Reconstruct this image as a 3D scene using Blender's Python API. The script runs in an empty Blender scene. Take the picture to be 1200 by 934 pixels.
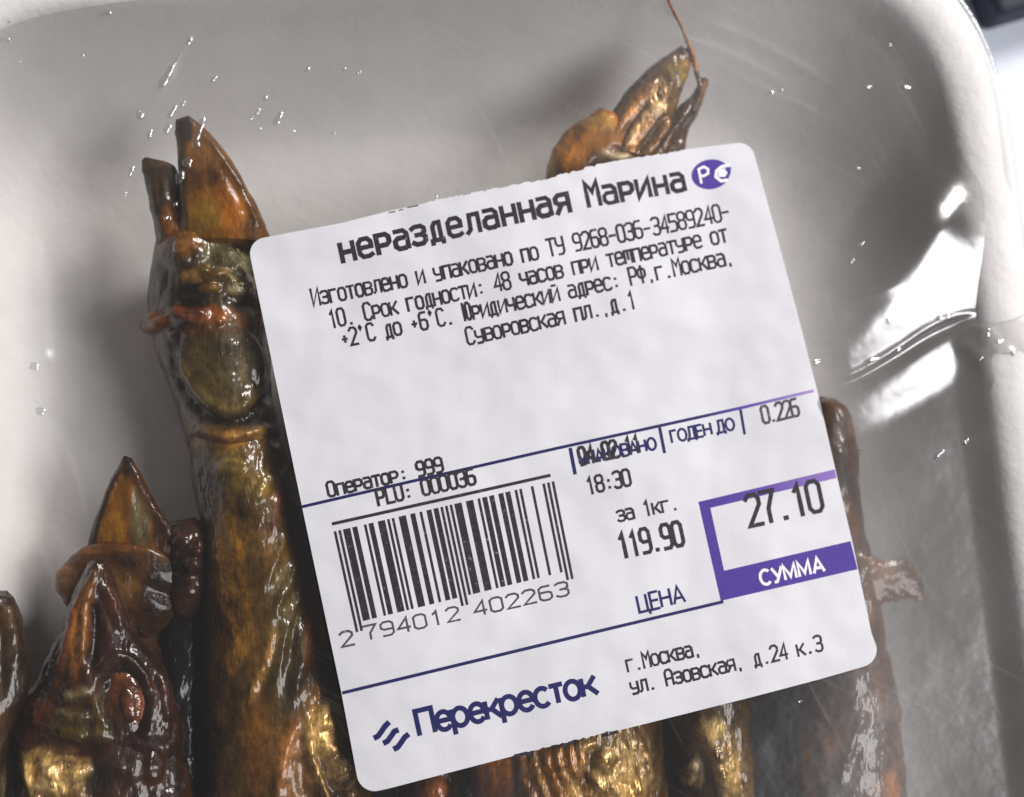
import bpy, math
import numpy as np

S = 0.001                     # everything below is laid out in millimetres
sc = bpy.context.scene
COL = sc.collection

# ------------------------------------------------------------------ camera
F, CX, CY = 2400.0, 600.0, 467.0
ZL = 15.5                     # height of the label above the tray floor (mm)
_w = np.array([-0.11685634, 0.12538386, 0.21366740])
_t = np.array([5.77159820, -6.60842534, -232.531491])
_a = np.linalg.norm(_w); _k = _w / _a
_K = np.array([[0, -_k[2], _k[1]], [_k[2], 0, -_k[0]], [-_k[1], _k[0], 0]])
_R = np.eye(3) + math.sin(_a) * _K + (1 - math.cos(_a)) * _K @ _K
_g = -math.atan2(_R[0, 1], _R[0, 0])
_Z = np.array([[math.cos(_g), -math.sin(_g), 0], [math.sin(_g), math.cos(_g), 0], [0, 0, 1]])
AX = _Z @ _R.T                # columns: camera axes in the world
EYE = _Z @ (-_R.T @ _t) + np.array([0, 0, ZL])

cam = bpy.data.objects.new("camera", bpy.data.cameras.new("camera"))
COL.objects.link(cam)
cam.data.sensor_width = 36.0
cam.data.lens = 36.0 * F / 1200.0
cam.data.clip_start = 0.01
cam.data.clip_end = 20.0
from mathutils import Matrix, Vector
M4 = Matrix.Identity(4)
for i in range(3):
    for j in range(3):
        M4[i][j] = AX[i, j]
    M4[i][3] = EYE[i] * S
cam.matrix_world = M4
cam.data.dof.use_dof = True
cam.data.dof.focus_distance = 0.229
cam.data.dof.aperture_fstop = 13.0
sc.camera = cam

# ------------------------------------------------------------------ world and lamps
sc.view_settings.view_transform = 'Standard'
sc.view_settings.look = 'None'
sc.view_settings.exposure = 0.0
sc.view_settings.gamma = 1.0
sc.cycles.transparent_max_bounces = 24
sc.cycles.max_bounces = 12
sc.cycles.caustics_reflective = False
sc.cycles.caustics_refractive = False
world = bpy.data.worlds.new("World"); sc.world = world
world.use_nodes = True
world.node_tree.nodes["Background"].inputs[0].default_value = (0.86, 0.80, 0.82, 1)
world.node_tree.nodes["Background"].inputs[1].default_value = 0.11

def lamp(name, loc, aim, size, power, colour):
    d = bpy.data.lights.new(name, 'AREA')
    d.shape = 'RECTANGLE'; d.size, d.size_y = size
    d.energy = power; d.color = colour
    o = bpy.data.objects.new(name, d); COL.objects.link(o)
    o.location = Vector(loc)
    o.rotation_euler = (Vector(aim) - Vector(loc)).to_track_quat('-Z', 'Y').to_euler()
    return o
lamp("window_light", (0.35, 0.40, 0.36), (0.0, 0, 0.01), (0.19, 0.19), 5.2, (1.0, 0.975, 0.95))
lamp("side_window_light", (0.42, -0.08, 0.50), (0.0, 0, 0.01), (0.27, 0.27), 3.1, (0.99, 0.98, 1.0))

# ------------------------------------------------------------------ helpers
def at(px, py, z=ZL):
    """photo pixel(s) and height -> point(s) in mm"""
    px = np.asarray(px, float); py = np.asarray(py, float); z = np.asarray(z, float)
    d = (AX[:, 0] * ((px - CX) / F)[..., None] + AX[:, 1] * ((CY - py) / F)[..., None] - AX[:, 2])
    k = (z - EYE[2]) / d[..., 2]
    return EYE + d * k[..., None]

_rng = np.random.RandomState(7)
_perm = _rng.permutation(256); _perm = np.concatenate([_perm, _perm, _perm])
_grad = _rng.normal(size=(256, 3)); _grad /= np.linalg.norm(_grad, axis=1)[:, None]
def noise(p):
    """gradient noise of an (n,3) array, roughly -1..1"""
    i = np.floor(p).astype(int); f = p - i; i &= 255
    u = f * f * f * (f * (f * 6 - 15) + 10)
    r = np.zeros(len(p))
    for dx in (0, 1):
        for dy in (0, 1):
            for dz in (0, 1):
                h = _perm[_perm[_perm[(i[:, 0] + dx) & 255] + ((i[:, 1] + dy) & 255)] + ((i[:, 2] + dz) & 255)]
                g = _grad[h]
                w = (u[:, 0] if dx else 1 - u[:, 0]) * (u[:, 1] if dy else 1 - u[:, 1]) * (u[:, 2] if dz else 1 - u[:, 2])
                r += w * ((f - (dx, dy, dz)) * g).sum(1)
    return r * 1.6
def fbm(p, n=4):
    return sum(noise(p * 2 ** k + 17.3 * k) * 0.5 ** k for k in range(n))
def ridged(p, n=3):
    return sum((1 - np.abs(noise(p * 2 ** k + 9.1 * k)) * 2) * 0.5 ** k for k in range(n))
def sstep(a, b, x):
    t = np.clip((x - a) / (b - a), 0, 1); return t * t * (3 - 2 * t)

def mesh_obj(name, V, Fc, mat, parent=None, smooth=True, tint=None):
    """V in mm, Fc list/array of faces"""
    me = bpy.data.meshes.new(name)
    if isinstance(Fc, np.ndarray):
        n, k = Fc.shape
        me.vertices.add(len(V)); me.vertices.foreach_set("co", (np.asarray(V) * S).astype(np.float32).ravel())
        me.loops.add(n * k); me.loops.foreach_set("vertex_index", Fc.astype(np.int32).ravel())
        me.polygons.add(n); me.polygons.foreach_set("loop_start", np.arange(0, n * k, k, dtype=np.int32))
        me.polygons.foreach_set("loop_total", np.full(n, k, dtype=np.int32))
        me.update(calc_edges=True); me.validate()
    else:
        me.from_pydata([tuple(v * S for v in p) for p in V], [], [tuple(int(i) for i in f) for f in Fc]); me.update()
    if smooth:
        me.polygons.foreach_set("use_smooth", [True] * len(me.polygons))
    if tint is not None:
        a = me.color_attributes.new("tint", 'FLOAT_COLOR', 'POINT')
        a.data.foreach_set("color", np.asarray(tint, np.float32).ravel())
    me.materials.append(mat)
    o = bpy.data.objects.new(name, me); COL.objects.link(o)
    if parent is not None:
        o.parent = parent
        o.matrix_parent_inverse = parent_matrix(parent).inverted()
    return o
def parent_matrix(p):
    m = Matrix.Translation(p.location)
    return m if p.parent is None else m            # parts sit at the origin of their thing
def thing(name, label, cat, loc=(0, 0, 0), group=None):
    o = bpy.data.objects.new(name, None); COL.objects.link(o)
    o.empty_display_size = 0.01
    o.location = Vector(loc) * S
    return tag(o, label, cat, group)
def tag(o, label=None, cat=None, group=None, kind=None):
    for k, v in (("label", label), ("category", cat), ("group", group), ("kind", kind)):
        if v: o[k] = v
    return o

def spline(P, n):
    P = np.asarray(P, float)
    if len(P) == 2: P = np.array([P[0], P.mean(0), P[1]])
    Q = np.vstack([2 * P[0] - P[1], P, 2 * P[-1] - P[-2]])
    t = np.linspace(0, len(P) - 1 - 1e-6, n); i = t.astype(int); f = (t - i)[:, None]
    a, b, c, d = Q[i], Q[i + 1], Q[i + 2], Q[i + 3]
    return .5 * (2 * b + (c - a) * f + (2 * a - 5 * b + 4 * c - d) * f ** 2 + (3 * b - a - 3 * c + d) * f ** 3)
def resample(v, n):
    v = np.atleast_1d(np.asarray(v, float))
    if len(v) == 1: return np.full(n, v[0])
    return np.interp(np.linspace(0, 1, n), np.linspace(0, 1, len(v)), v)

# ------------------------------------------------------------------ materials
def new_mat(name):
    m = bpy.data.materials.new(name); m.use_nodes = True
    nt = m.node_tree; nt.nodes.clear()
    out = nt.nodes.new("ShaderNodeOutputMaterial")
    def N(t, **kw):
        n = nt.nodes.new("ShaderNode" + t)
        for k, v in kw.items():
            if k in n.inputs: n.inputs[k].default_value = v
            else: setattr(n, k, v)
        return n
    return m, nt, N, out
def L(nt, a, b): nt.links.new(a, b)
def noise_node(nt, N, scale, detail=3, rough=.55, stretch=(1, 1, 1), rot=(0, 0, 0)):
    tc = N("TexCoord"); mp = N("Mapping")
    m0 = N("Mapping"); m0.inputs["Rotation"].default_value = rot      # turn first, stretch afterwards
    mp.inputs["Scale"].default_value = stretch
    L(nt, tc.outputs["Object"], m0.inputs["Vector"]); L(nt, m0.outputs[0], mp.inputs["Vector"])
    n = N("TexNoise"); n.inputs["Scale"].default_value = scale; n.inputs["Detail"].default_value = detail
    n.inputs["Roughness"].default_value = rough
    L(nt, mp.outputs[0], n.inputs["Vector"]); return n
def ramp(nt, N, fac, stops):
    r = N("ValToRGB"); e = r.color_ramp.elements
    while len(e) < len(stops): e.new(.5)
    for x, (p, c) in zip(e, stops):
        x.position = p; x.color = (*c, 1) if len(c) == 3 else c
    L(nt, fac, r.inputs[0]); return r
def bump(nt, N, height, dist, strength=1.0, prev=None):
    b = N("Bump"); b.inputs["Strength"].default_value = strength; b.inputs["Distance"].default_value = dist
    L(nt, height, b.inputs["Height"])
    if prev is not None: L(nt, prev.outputs[0], b.inputs["Normal"])
    return b

def plain(name, col, rough=.5, grain=0, gscale=3000, var=.06, spec=.5, wave=0):
    m, nt, N, out = new_mat(name)
    p = N("BsdfPrincipled"); p.inputs["Roughness"].default_value = rough
    p.inputs["Specular IOR Level"].default_value = spec
    n = noise_node(nt, N, 260, 5)
    r = ramp(nt, N, n.outputs[0], [(.3, tuple(c * (1 - var) for c in col)), (.7, tuple(min(1, c * (1 + var)) for c in col))])
    L(nt, r.outputs[0], p.inputs["Base Color"])
    if False: pass
    if grain:
        g = noise_node(nt, N, gscale, 3)
        b = bump(nt, N, g.outputs[0], grain)
        if wave:
            wn = noise_node(nt, N, 75, 2, .5); b = bump(nt, N, wn.outputs[0], wave, 1, b)
        L(nt, b.outputs[0], p.inputs["Normal"])
    L(nt, p.outputs[0], out.inputs[0]); return m

MAT_TRAY = plain("white_foam", (.665, .645, .635), .5, .00007, 900, .03, .3, .0005)
MAT_TABLE = plain("pale_tabletop", (.60, .64, .72), .5, .00005, 2500, .03)
MAT_NAVY = plain("navy_plastic", (.010, .014, .028), .7, .00003, 4000, .2)
MAT_PAPER = plain("label_paper", (.575, .572, .605), .5, .00002, 5000, .02, .3, .0012)

def skin_material():
    m, nt, N, out = new_mat("smoked_skin")
    p = N("BsdfPrincipled")
    at_ = N("VertexColor"); at_.layer_name = "tint"
    n1 = noise_node(nt, N, 190, 5, .6, (1, .75, 1))
    r1 = ramp(nt, N, n1.outputs[0], [(.30, (.16, .09, .04)), (.5, (.85, .66, .42)), (.70, (2.0, 1.55, .85))])
    mul = N("Mix"); mul.data_type = 'RGBA'; mul.blend_type = 'MULTIPLY'; mul.inputs[0].default_value = 1
    L(nt, at_.outputs[0], mul.inputs[6]); L(nt, r1.outputs[0], mul.inputs[7])
    n2 = noise_node(nt, N, 1300, 3, .6, (1, .9, 1))
    r2 = ramp(nt, N, n2.outputs[0], [(.40, (.75, .7, .65)), (.62, (1.1, 1.1, 1.1))])
    mul2 = N("Mix"); mul2.data_type = 'RGBA'; mul2.blend_type = 'MULTIPLY'; mul2.inputs[0].default_value = 1
    L(nt, mul.outputs[2], mul2.inputs[6]); L(nt, r2.outputs[0], mul2.inputs[7])
    L(nt, mul2.outputs[2], p.inputs["Base Color"])
    # guanine sheen: alpha of tint gives how much of the silvery-gold layer is left
    n3 = noise_node(nt, N, 520, 5, .7, (1, .7, 1))
    r3 = ramp(nt, N, n3.outputs[0], [(.42, (0, 0, 0)), (.6, (1, 1, 1))])
    mm = N("Math", operation='MULTIPLY'); L(nt, at_.outputs[1], mm.inputs[0]); L(nt, r3.outputs[0], mm.inputs[1])
    L(nt, mm.outputs[0], p.inputs["Metallic"])
    n4 = noise_node(nt, N, 900, 3)
    rr = N("MapRange"); rr.inputs[3].default_value = .25; rr.inputs[4].default_value = .5
    L(nt, n4.outputs[0], rr.inputs[0]); L(nt, rr.outputs[0], p.inputs["Roughness"])
    p.inputs["Coat Weight"].default_value = .55; p.inputs["Coat Roughness"].default_value = .05; p.inputs["Specular IOR Level"].default_value = .22
    p.inputs["Subsurface Weight"].default_value = .0
    w1 = noise_node(nt, N, 480, 2.5, .55, (1.7, .7, 1))
    w2 = noise_node(nt, N, 3200, 3, .6, (1.5, .7, 1))
    b1 = bump(nt, N, w1.outputs[0], .00055)
    st = N("MapRange"); st.inputs[3].default_value = .4; st.inputs[4].default_value = 1.0
    L(nt, at_.outputs[1], st.inputs[0]); L(nt, st.outputs[0], b1.inputs["Strength"])
    b2 = bump(nt, N, w2.outputs[0], .000015, 1, b1)
    L(nt, b2.outputs[0], p.inputs["Normal"]); L(nt, b1.outputs[0], p.inputs["Coat Normal"])
    L(nt, p.outputs[0], out.inputs[0]); return m
MAT_SKIN = skin_material()

def eye_material():
    m, nt, N, out = new_mat("dried_eye")
    p = N("BsdfPrincipled"); at_ = N("VertexColor"); at_.layer_name = "tint"
    n1 = noise_node(nt, N, 420, 4, .6); r1 = ramp(nt, N, n1.outputs[0], [(.35, (.3, .25, .2)), (.6, (1.3, 1.2, 1.1))])
    mul = N("Mix"); mul.data_type = 'RGBA'; mul.blend_type = 'MULTIPLY'; mul.inputs[0].default_value = 1
    L(nt, at_.outputs[0], mul.inputs[6]); L(nt, r1.outputs[0], mul.inputs[7]); L(nt, mul.outputs[2], p.inputs["Base Color"])
    p.inputs["Roughness"].default_value = .2; p.inputs["Coat Weight"].default_value = 1; p.inputs["Coat Roughness"].default_value = .05
    w1 = noise_node(nt, N, 380, 3, .5); b1 = bump(nt, N, w1.outputs[0], .0006)
    L(nt, b1.outputs[0], p.inputs["Normal"]); L(nt, b1.outputs[0], p.inputs["Coat Normal"])
    L(nt, p.outputs[0], out.inputs[0]); return m
MAT_EYE = eye_material()
def membrane_material():
    m, nt, N, out = new_mat("smoked_membrane")
    p = N("BsdfPrincipled"); t = N("BsdfTranslucent"); mx = N("MixShader")
    at_ = N("VertexColor"); at_.layer_name = "tint"
    n1 = noise_node(nt, N, 230, 5, .6, (1, .8, 1))
    r1 = ramp(nt, N, n1.outputs[0], [(.32, (.28, .2, .12)), (.5, (.95, .85, .75)), (.7, (1.7, 1.5, 1.2))])
    mul = N("Mix"); mul.data_type = 'RGBA'; mul.blend_type = 'MULTIPLY'; mul.inputs[0].default_value = 1
    L(nt, at_.outputs[0], mul.inputs[6]); L(nt, r1.outputs[0], mul.inputs[7])
    L(nt, mul.outputs[2], p.inputs["Base Color"]); L(nt, mul.outputs[2], t.inputs[0])
    p.inputs["Roughness"].default_value = .3; p.inputs["Coat Weight"].default_value = .45; p.inputs["Coat Roughness"].default_value = .07; p.inputs["Specular IOR Level"].default_value = .25
    w1 = noise_node(nt, N, 500, 3, .55, (1.4, .8, 1))
    b1 = bump(nt, N, w1.outputs[0], .00035); L(nt, b1.outputs[0], p.inputs["Normal"])
    mx.inputs[0].default_value = .3
    L(nt, p.outputs[0], mx.inputs[1]); L(nt, t.outputs[0], mx.inputs[2]); L(nt, mx.outputs[0], out.inputs[0]); return m
MAT_MEMB = membrane_material()

def film_material(name, gloss=1.0, rough=.21):
    m, nt, N, out = new_mat(name)
    tr = N("BsdfTransparent"); tr.inputs[0].default_value = (.975, .97, .965, 1)
    gl = N("BsdfAnisotropic"); gl.inputs["Roughness"].default_value = rough; gl.inputs["Color"].default_value = (1, 1, 1, 1)
    lw = N("LayerWeight"); lw.inputs[0].default_value = .5     # facing term; the same from both sides of the sheet
    pw = N("Math", operation='POWER'); pw.inputs[1].default_value = 5.0; L(nt, lw.outputs["Facing"], pw.inputs[0])
    fr = N("Math", operation='MULTIPLY_ADD'); fr.inputs[1].default_value = .95; fr.inputs[2].default_value = .045; L(nt, pw.outputs[0], fr.inputs[0])
    # long fine scratches and stretch marks
    s1 = noise_node(nt, N, 600, 3, .6, (.07, 3, 1), (0, 0, math.radians(27)))
    s2 = noise_node(nt, N, 500, 3, .6, (3, .08, 1), (0, 0, math.radians(-28)))
    s3 = noise_node(nt, N, 140, 3, .5)
    b = bump(nt, N, s3.outputs[0], .00016)
    b = bump(nt, N, s1.outputs[0], .000006, 1, b)
    b = bump(nt, N, s2.outputs[0], .000005, 1, b)
    L(nt, b.outputs[0], gl.inputs["Normal"]); L(nt, b.outputs[0], lw.inputs["Normal"])
    k = N("Math", operation='MULTIPLY'); k.inputs[1].default_value = 2.3 * gloss; k.use_clamp = True
    L(nt, fr.outputs[0], k.inputs[0])
    mx = N("MixShader"); L(nt, k.outputs[0], mx.inputs[0]); L(nt, tr.outputs[0], mx.inputs[1]); L(nt, gl.outputs[0], mx.inputs[2])
    df = N("BsdfDiffuse"); df.inputs[0].default_value = (.80, .79, .78, 1)
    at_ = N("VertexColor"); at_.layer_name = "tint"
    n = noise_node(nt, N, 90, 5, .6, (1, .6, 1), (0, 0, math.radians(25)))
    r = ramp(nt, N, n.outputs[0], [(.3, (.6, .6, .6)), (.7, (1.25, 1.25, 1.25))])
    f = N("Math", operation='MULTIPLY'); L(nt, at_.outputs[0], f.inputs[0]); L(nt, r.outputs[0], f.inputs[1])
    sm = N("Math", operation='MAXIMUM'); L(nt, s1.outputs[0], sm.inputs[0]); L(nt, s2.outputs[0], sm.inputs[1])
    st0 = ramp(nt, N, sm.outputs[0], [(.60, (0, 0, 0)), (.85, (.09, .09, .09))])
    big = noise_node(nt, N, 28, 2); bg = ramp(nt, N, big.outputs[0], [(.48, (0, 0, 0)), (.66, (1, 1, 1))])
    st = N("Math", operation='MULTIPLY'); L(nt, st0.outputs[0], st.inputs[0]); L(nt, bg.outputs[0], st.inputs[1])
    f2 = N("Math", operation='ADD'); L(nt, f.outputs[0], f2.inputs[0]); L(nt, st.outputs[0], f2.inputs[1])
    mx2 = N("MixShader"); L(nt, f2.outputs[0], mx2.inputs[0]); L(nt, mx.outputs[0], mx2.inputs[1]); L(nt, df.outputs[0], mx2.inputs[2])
    L(nt, mx2.outputs[0], out.inputs[0]); return m
MAT_FILM = film_material("cling_film")
MAT_CREASE = film_material("cling_film_crease", 2.6, .16)

def ink(name, col, wear=.0):
    m, nt, N, out = new_mat(name)
    p = N("BsdfPrincipled"); p.inputs["Roughness"].default_value = .5; p.inputs["Specular IOR Level"].default_value = .25
    n = noise_node(nt, N, 2600, 3); pale = tuple(.45 * .66 + c * .55 for c in col)
    r = ramp(nt, N, n.outputs[0], [(max(.01, wear - .08), pale), (wear + .02, tuple(min(1, c * 1.2 + .01) for c in col)), (.6, col)])
    L(nt, r.outputs[0], p.inputs["Base Color"]); L(nt, p.outputs[0], out.inputs[0]); return m
INK_BLACK = ink("thermal_ink", (.022, .018, .024), .31)
INK_GREY = ink("faded_thermal_ink", (.06, .05, .065), .33)
INK_NAVY = ink("navy_ink", (.014, .014, .085))
INK_VIOLET = ink("violet_ink", (.060, .032, .235))
INK_WHITE = ink("unprinted_white", (.74, .72, .80))
def glare_ink(name, c0, c1, c2):
    """navy rule whose print wears to pale violet towards the right edge"""
    m, nt, N, out = new_mat(name)
    p = N("BsdfPrincipled"); p.inputs["Roughness"].default_value = .5; p.inputs["Specular IOR Level"].default_value = .25
    tc = N("TexCoord"); sp = N("SeparateXYZ"); L(nt, tc.outputs["Object"], sp.inputs[0])
    r0 = N("MapRange"); r0.inputs[1].default_value = at(820, 500)[0] * S; r0.inputs[2].default_value = at(985, 500)[0] * S
    L(nt, sp.outputs[0], r0.inputs[0])
    r = ramp(nt, N, r0.outputs[0], [(0, c0), (.35, c1), (1, c2)])
    L(nt, r.outputs[0], p.inputs["Base Color"]); L(nt, p.outputs[0], out.inputs[0]); return m
INK_GLARE_NAVY = glare_ink("glare_navy_ink", (.014, .014, .085), (.09, .055, .30), (.42, .30, .56))
INK_GLARE_VIOLET = glare_ink("glare_violet_ink", (.055, .030, .23), (.085, .048, .29), (.24, .15, .43))  # violet bar, right end lightened in colour to stand for glare

# ------------------------------------------------------------------ surface under, tray
T = thing  # short alias
tb = mesh_obj("tabletop", [(-700, -600, -3.6), (700, -600, -3.6), (700, 700, -3.6), (-700, 700, -3.6)], [(0, 1, 2, 3)], MAT_TABLE, smooth=False)
tag(tb, kind="structure")

ROT = math.radians(6.0)        # the tray is turned a little against the photo's edges
eU = np.array([math.cos(ROT), math.sin(ROT)]); eV = np.array([-math.sin(ROT), math.cos(ROT)])
def local(P):                  # world xy -> tray axes
    return np.stack([P[..., 0] * eU[0] + P[..., 1] * eU[1], P[..., 0] * eV[0] + P[..., 1] * eV[1]], -1)
def glob(Q):
    return Q[..., :1] * eU + Q[..., 1:2] * eV
RIM = 18.0
rgt = local(at(1192, 232, RIM)[:2])[0] + .2
lft = local(at(-185, 400, RIM)[:2])[0]
topv = local(at(900, -100, RIM)[:2])[1]
botv = topv - 212
rimbox = dict(x0=lft, x1=rgt, y0=botv, y1=topv, r=30.0, p=2.5)
frt = local(at(905, 250, 0)[:2])[0]; flt = local(at(62, 400, 0)[:2])[0]; ftp = local(at(560, 160, 0)[:2])[1]
floorbox = dict(x0=flt, x1=frt, y0=botv + 24, y1=ftp, r=12.0, p=2.2)
def rrect(b, n=18, m=14, grow=0.0):
    pw = 2 / b['p']; x0, x1, y0, y1, r = b['x0'] - grow, b['x1'] + grow, b['y0'] - grow, b['y1'] + grow, b['r'] + grow
    P = []
    cs = [((x1 - r, y1 - r), 0), ((x0 + r, y1 - r), 90), ((x0 + r, y0 + r), 180), ((x1 - r, y0 + r), 270)]
    for k, ((cx, cy), a0) in enumerate(cs):
        for i in range(n + 1):
            a = math.radians(a0 + 90 * i / n); P.append((cx + r * math.copysign(abs(math.cos(a)) ** pw, math.cos(a)), cy + r * math.copysign(abs(math.sin(a)) ** pw, math.sin(a))))
        (nx, ny), a1 = cs[(k + 1) % 4]
        a = math.radians(a1); e = (nx + r * math.cos(a), ny + r * math.sin(a)); s = P[-1]
        for i in range(1, m): P.append((s[0] + (e[0] - s[0]) * i / m, s[1] + (e[1] - s[1]) * i / m))
    return np.array(P)
def lerp_ring(t): return rrect(rimbox, grow=-4.2) * (1 - t) + rrect(floorbox) * t
rings = []
def ring(P, z): rings.append(np.column_stack([glob(P), np.full(len(P), z)]))
fl = rrect(floorbox)
cen = fl.mean(0)
for t in (0.02, .35, .7): ring(cen + (fl - cen) * t, -3.2)
ring(fl * 0.97 + cen * .03, -3.2)
ring(lerp_ring(.9), -2.6); ring(lerp_ring(.3), 8.0); ring(lerp_ring(.12), 13.6); ring(rrect(rimbox, grow=-1.6), 16.0)
ring(rrect(rimbox, grow=-.3), 16.1); ring(rrect(rimbox, grow=0), 16.8); ring(rrect(rimbox, grow=0), 17.4); ring(rrect(rimbox, grow=-.5), 17.9); ring(rrect(rimbox, grow=-1.2), 18.05)
ring(rrect(rimbox, grow=-2.6), 18.0); ring(rrect(rimbox, grow=-3.6), 17.8)
# inner wall: gentle shoulder, steeper lower wall, rounded foot
prof = [(0, 17.6), (.05, 17.2), (.11, 16.2), (.17, 14.0), (.24, 11.2), (.33, 8.4), (.44, 5.8), (.56, 3.8), (.70, 2.1), (.82, 1.0), (.92, .4), (1, .08)]
for t, z in prof: ring(lerp_ring(t), z)
for t in (.93, .8, .5, .02): ring(cen + (fl - cen) * t, 0.0)
NR = len(rings[0]); V = np.vstack(rings); Fq = []
for a in range(len(rings) - 1):
    for i in range(NR):
        j = (i + 1) % NR; Fq.append((a * NR + i, a * NR + j, (a + 1) * NR + j, (a + 1) * NR + i))
Fq.append(tuple(range(NR))[::-1]); Fq.append(tuple((len(rings) - 1) * NR + i for i in range(NR)))
tray = mesh_obj("foam_tray", V, Fq, MAT_TRAY)
md = tray.modifiers.new("smooth", 'SUBSURF'); md.levels = 2; md.render_levels = 2
tag(tray, "white foam food tray with raised rounded rim holding the smoked fish", "tray")

# dark object beyond the tray, top right corner
def prism(name, pts, z0, z1, mat, bev, parent=None):
    n = len(pts); lo = [(*at(x, y, z0)[:2], z0) for x, y in pts]; 
    hi = [(p[0], p[1], z1) for p in lo]
    o = mesh_obj(name, lo + hi, [tuple(range(n)), tuple(range(2 * n - 1, n - 1, -1))] + [(i, i + n, (i + 1) % n + n, (i + 1) % n) for i in range(n)], mat, parent, smooth=False)
    b = o.modifiers.new("edge", 'BEVEL'); b.width = bev * S; b.segments = 4; b.limit_method = 'ANGLE'
    return o
nv = prism("dark_case", [(1095, -95), (1148, 40), (1420, -42), (1370, -200)], -3.5, 4.0, MAT_NAVY, 1.2)
tag(nv, "dark navy flat case on the pale tabletop beyond the tray's corner", "case")

# ------------------------------------------------------------------ the cling film surface
def rim_dist(P):               # mm inside (+) / outside (-) the rim outline, and outward normal, tray axes
    q = local(P); b = rimbox; r = b['r']
    c = np.array([(b['x0'] + b['x1']) / 2, (b['y0'] + b['y1']) / 2]); h = np.array([(b['x1'] - b['x0']) / 2 - r, (b['y1'] - b['y0']) / 2 - r])
    d = q - c; a = np.abs(d) - h; am = np.maximum(a, 0)
    ln = ((am ** b['p']).sum(-1)) ** (1 / b['p']); sd = ln + np.minimum(np.maximum(a[..., 0], a[..., 1]), 0) - r
    n = am ** (b['p'] - 1) * np.sign(d); n = n / np.maximum(np.linalg.norm(n, axis=-1), 1e-9)[..., None]
    return -sd, n
FOLD = spline([(938, 462), (965, 449), (1005, 437), (1050, 411), (1090, 385), (1128, 369), (1172, 364), (1200, 352)], 80)
FOLDW = at(FOLD[:, 0], FOLD[:, 1], 17)[:, :2]
RIDGES = [  # (polyline in photo px, height mm, width mm, softness at ends)
    ([(1000, 270), (1040, 235), (1085, 215)], .22, .5),
    ([(985, 300), (1010, 282), (1040, 268)], .25, .5),
    ([(945, 400), (975, 370), (1020, 345), (1060, 335)], .22, .7),
    ([(940, 418), (970, 385), (1000, 362)], .25, .6),
    ([(28, 230), (35, 320), (42, 400), (48, 440)], .8, 1.9),
    ([(40, 470), (52, 500), (62, 530)], .35, 1.0),
    ([(60, 500), (85, 560), (98, 620)], .25, .6),
    ([(25, 620), (45, 650), (60, 700)], .3, .7),
    ([(205, 60), (190, 92), (180, 120)], .18, .45),
    ([(232, 20), (210, 60), (190, 110)], .15, .4),
    ([(148, 190), (143, 225), (150, 260)], .15, .4),
    ([(1120, 395), (1150, 420), (1180, 470)], .35, .9),
    ([(1145, 375), (1165, 400), (1190, 420)], .4, .7),
    ([(760, 30), (860, 60), (950, 110)], .10, .7),
    ([(800, 10), (900, 50), (1010, 115)], .10, .7),
    ([(840, 70), (910, 105), (985, 140)], .08, .6),
]
RW = [(at(*np.array(spline(p, 24)).T, 17)[:, :2], h, w) for p, h, w in RIDGES]
def poly_dist(P, C):
    """signed distance (positive left of the curve's direction) and parameter along an open polyline"""
    best = np.full(len(P), 1e9); par = np.zeros(len(P)); sg = np.zeros(len(P))
    for i in range(len(C) - 1):
        a, b = C[i], C[i + 1]; ab = b - a
        t = np.clip(((P - a) @ ab) / (ab @ ab), 0, 1); q = P - a - t[:, None] * ab
        d = np.hypot(q[:, 0], q[:, 1]); m = d < best
        best[m] = d[m]; par[m] = (i + t[m]) / (len(C) - 1); sg[m] = np.sign(ab[0] * q[m, 1] - ab[1] * q[m, 0])
    return best, par, sg
LCX, LCY = at(660, 548)[:2]
def label_in(P, m=0.0):        # signed distance to the label's outline box (mm, + inside)
    q = at_label(P); return np.minimum(30.6 - np.abs(q[:, 0]), 31.9 - np.abs(q[:, 1]))
_lu = np.array([math.cos(-_g), math.sin(-_g)]);
def at_label(P):
    x = P[:, 0]; y = P[:, 1]; c, s = math.cos(_g), math.sin(_g)
    return np.stack([x * c + y * s, -x * s + y * c], -1)
def base_height(P):
    """smooth shape that film and label share"""
    rd, _ = rim_dist(P)
    z = RIM + .12 - (RIM - ZL + .3) * sstep(0, 10, rd)
    q = at_label(P)
    z = z + .35 * np.exp(-((q[:, 0] - 34) / 12) ** 2 - ((q[:, 1] - 6) / 16) ** 2) + .40 * noise(np.column_stack([P / 22, np.zeros(len(P))]) + 3.7)
    z -= .35 * np.exp(-((q[:, 0] + 8) / 9) ** 2 - ((q[:, 1] + 36) / 7) ** 2)
    return z
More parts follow.
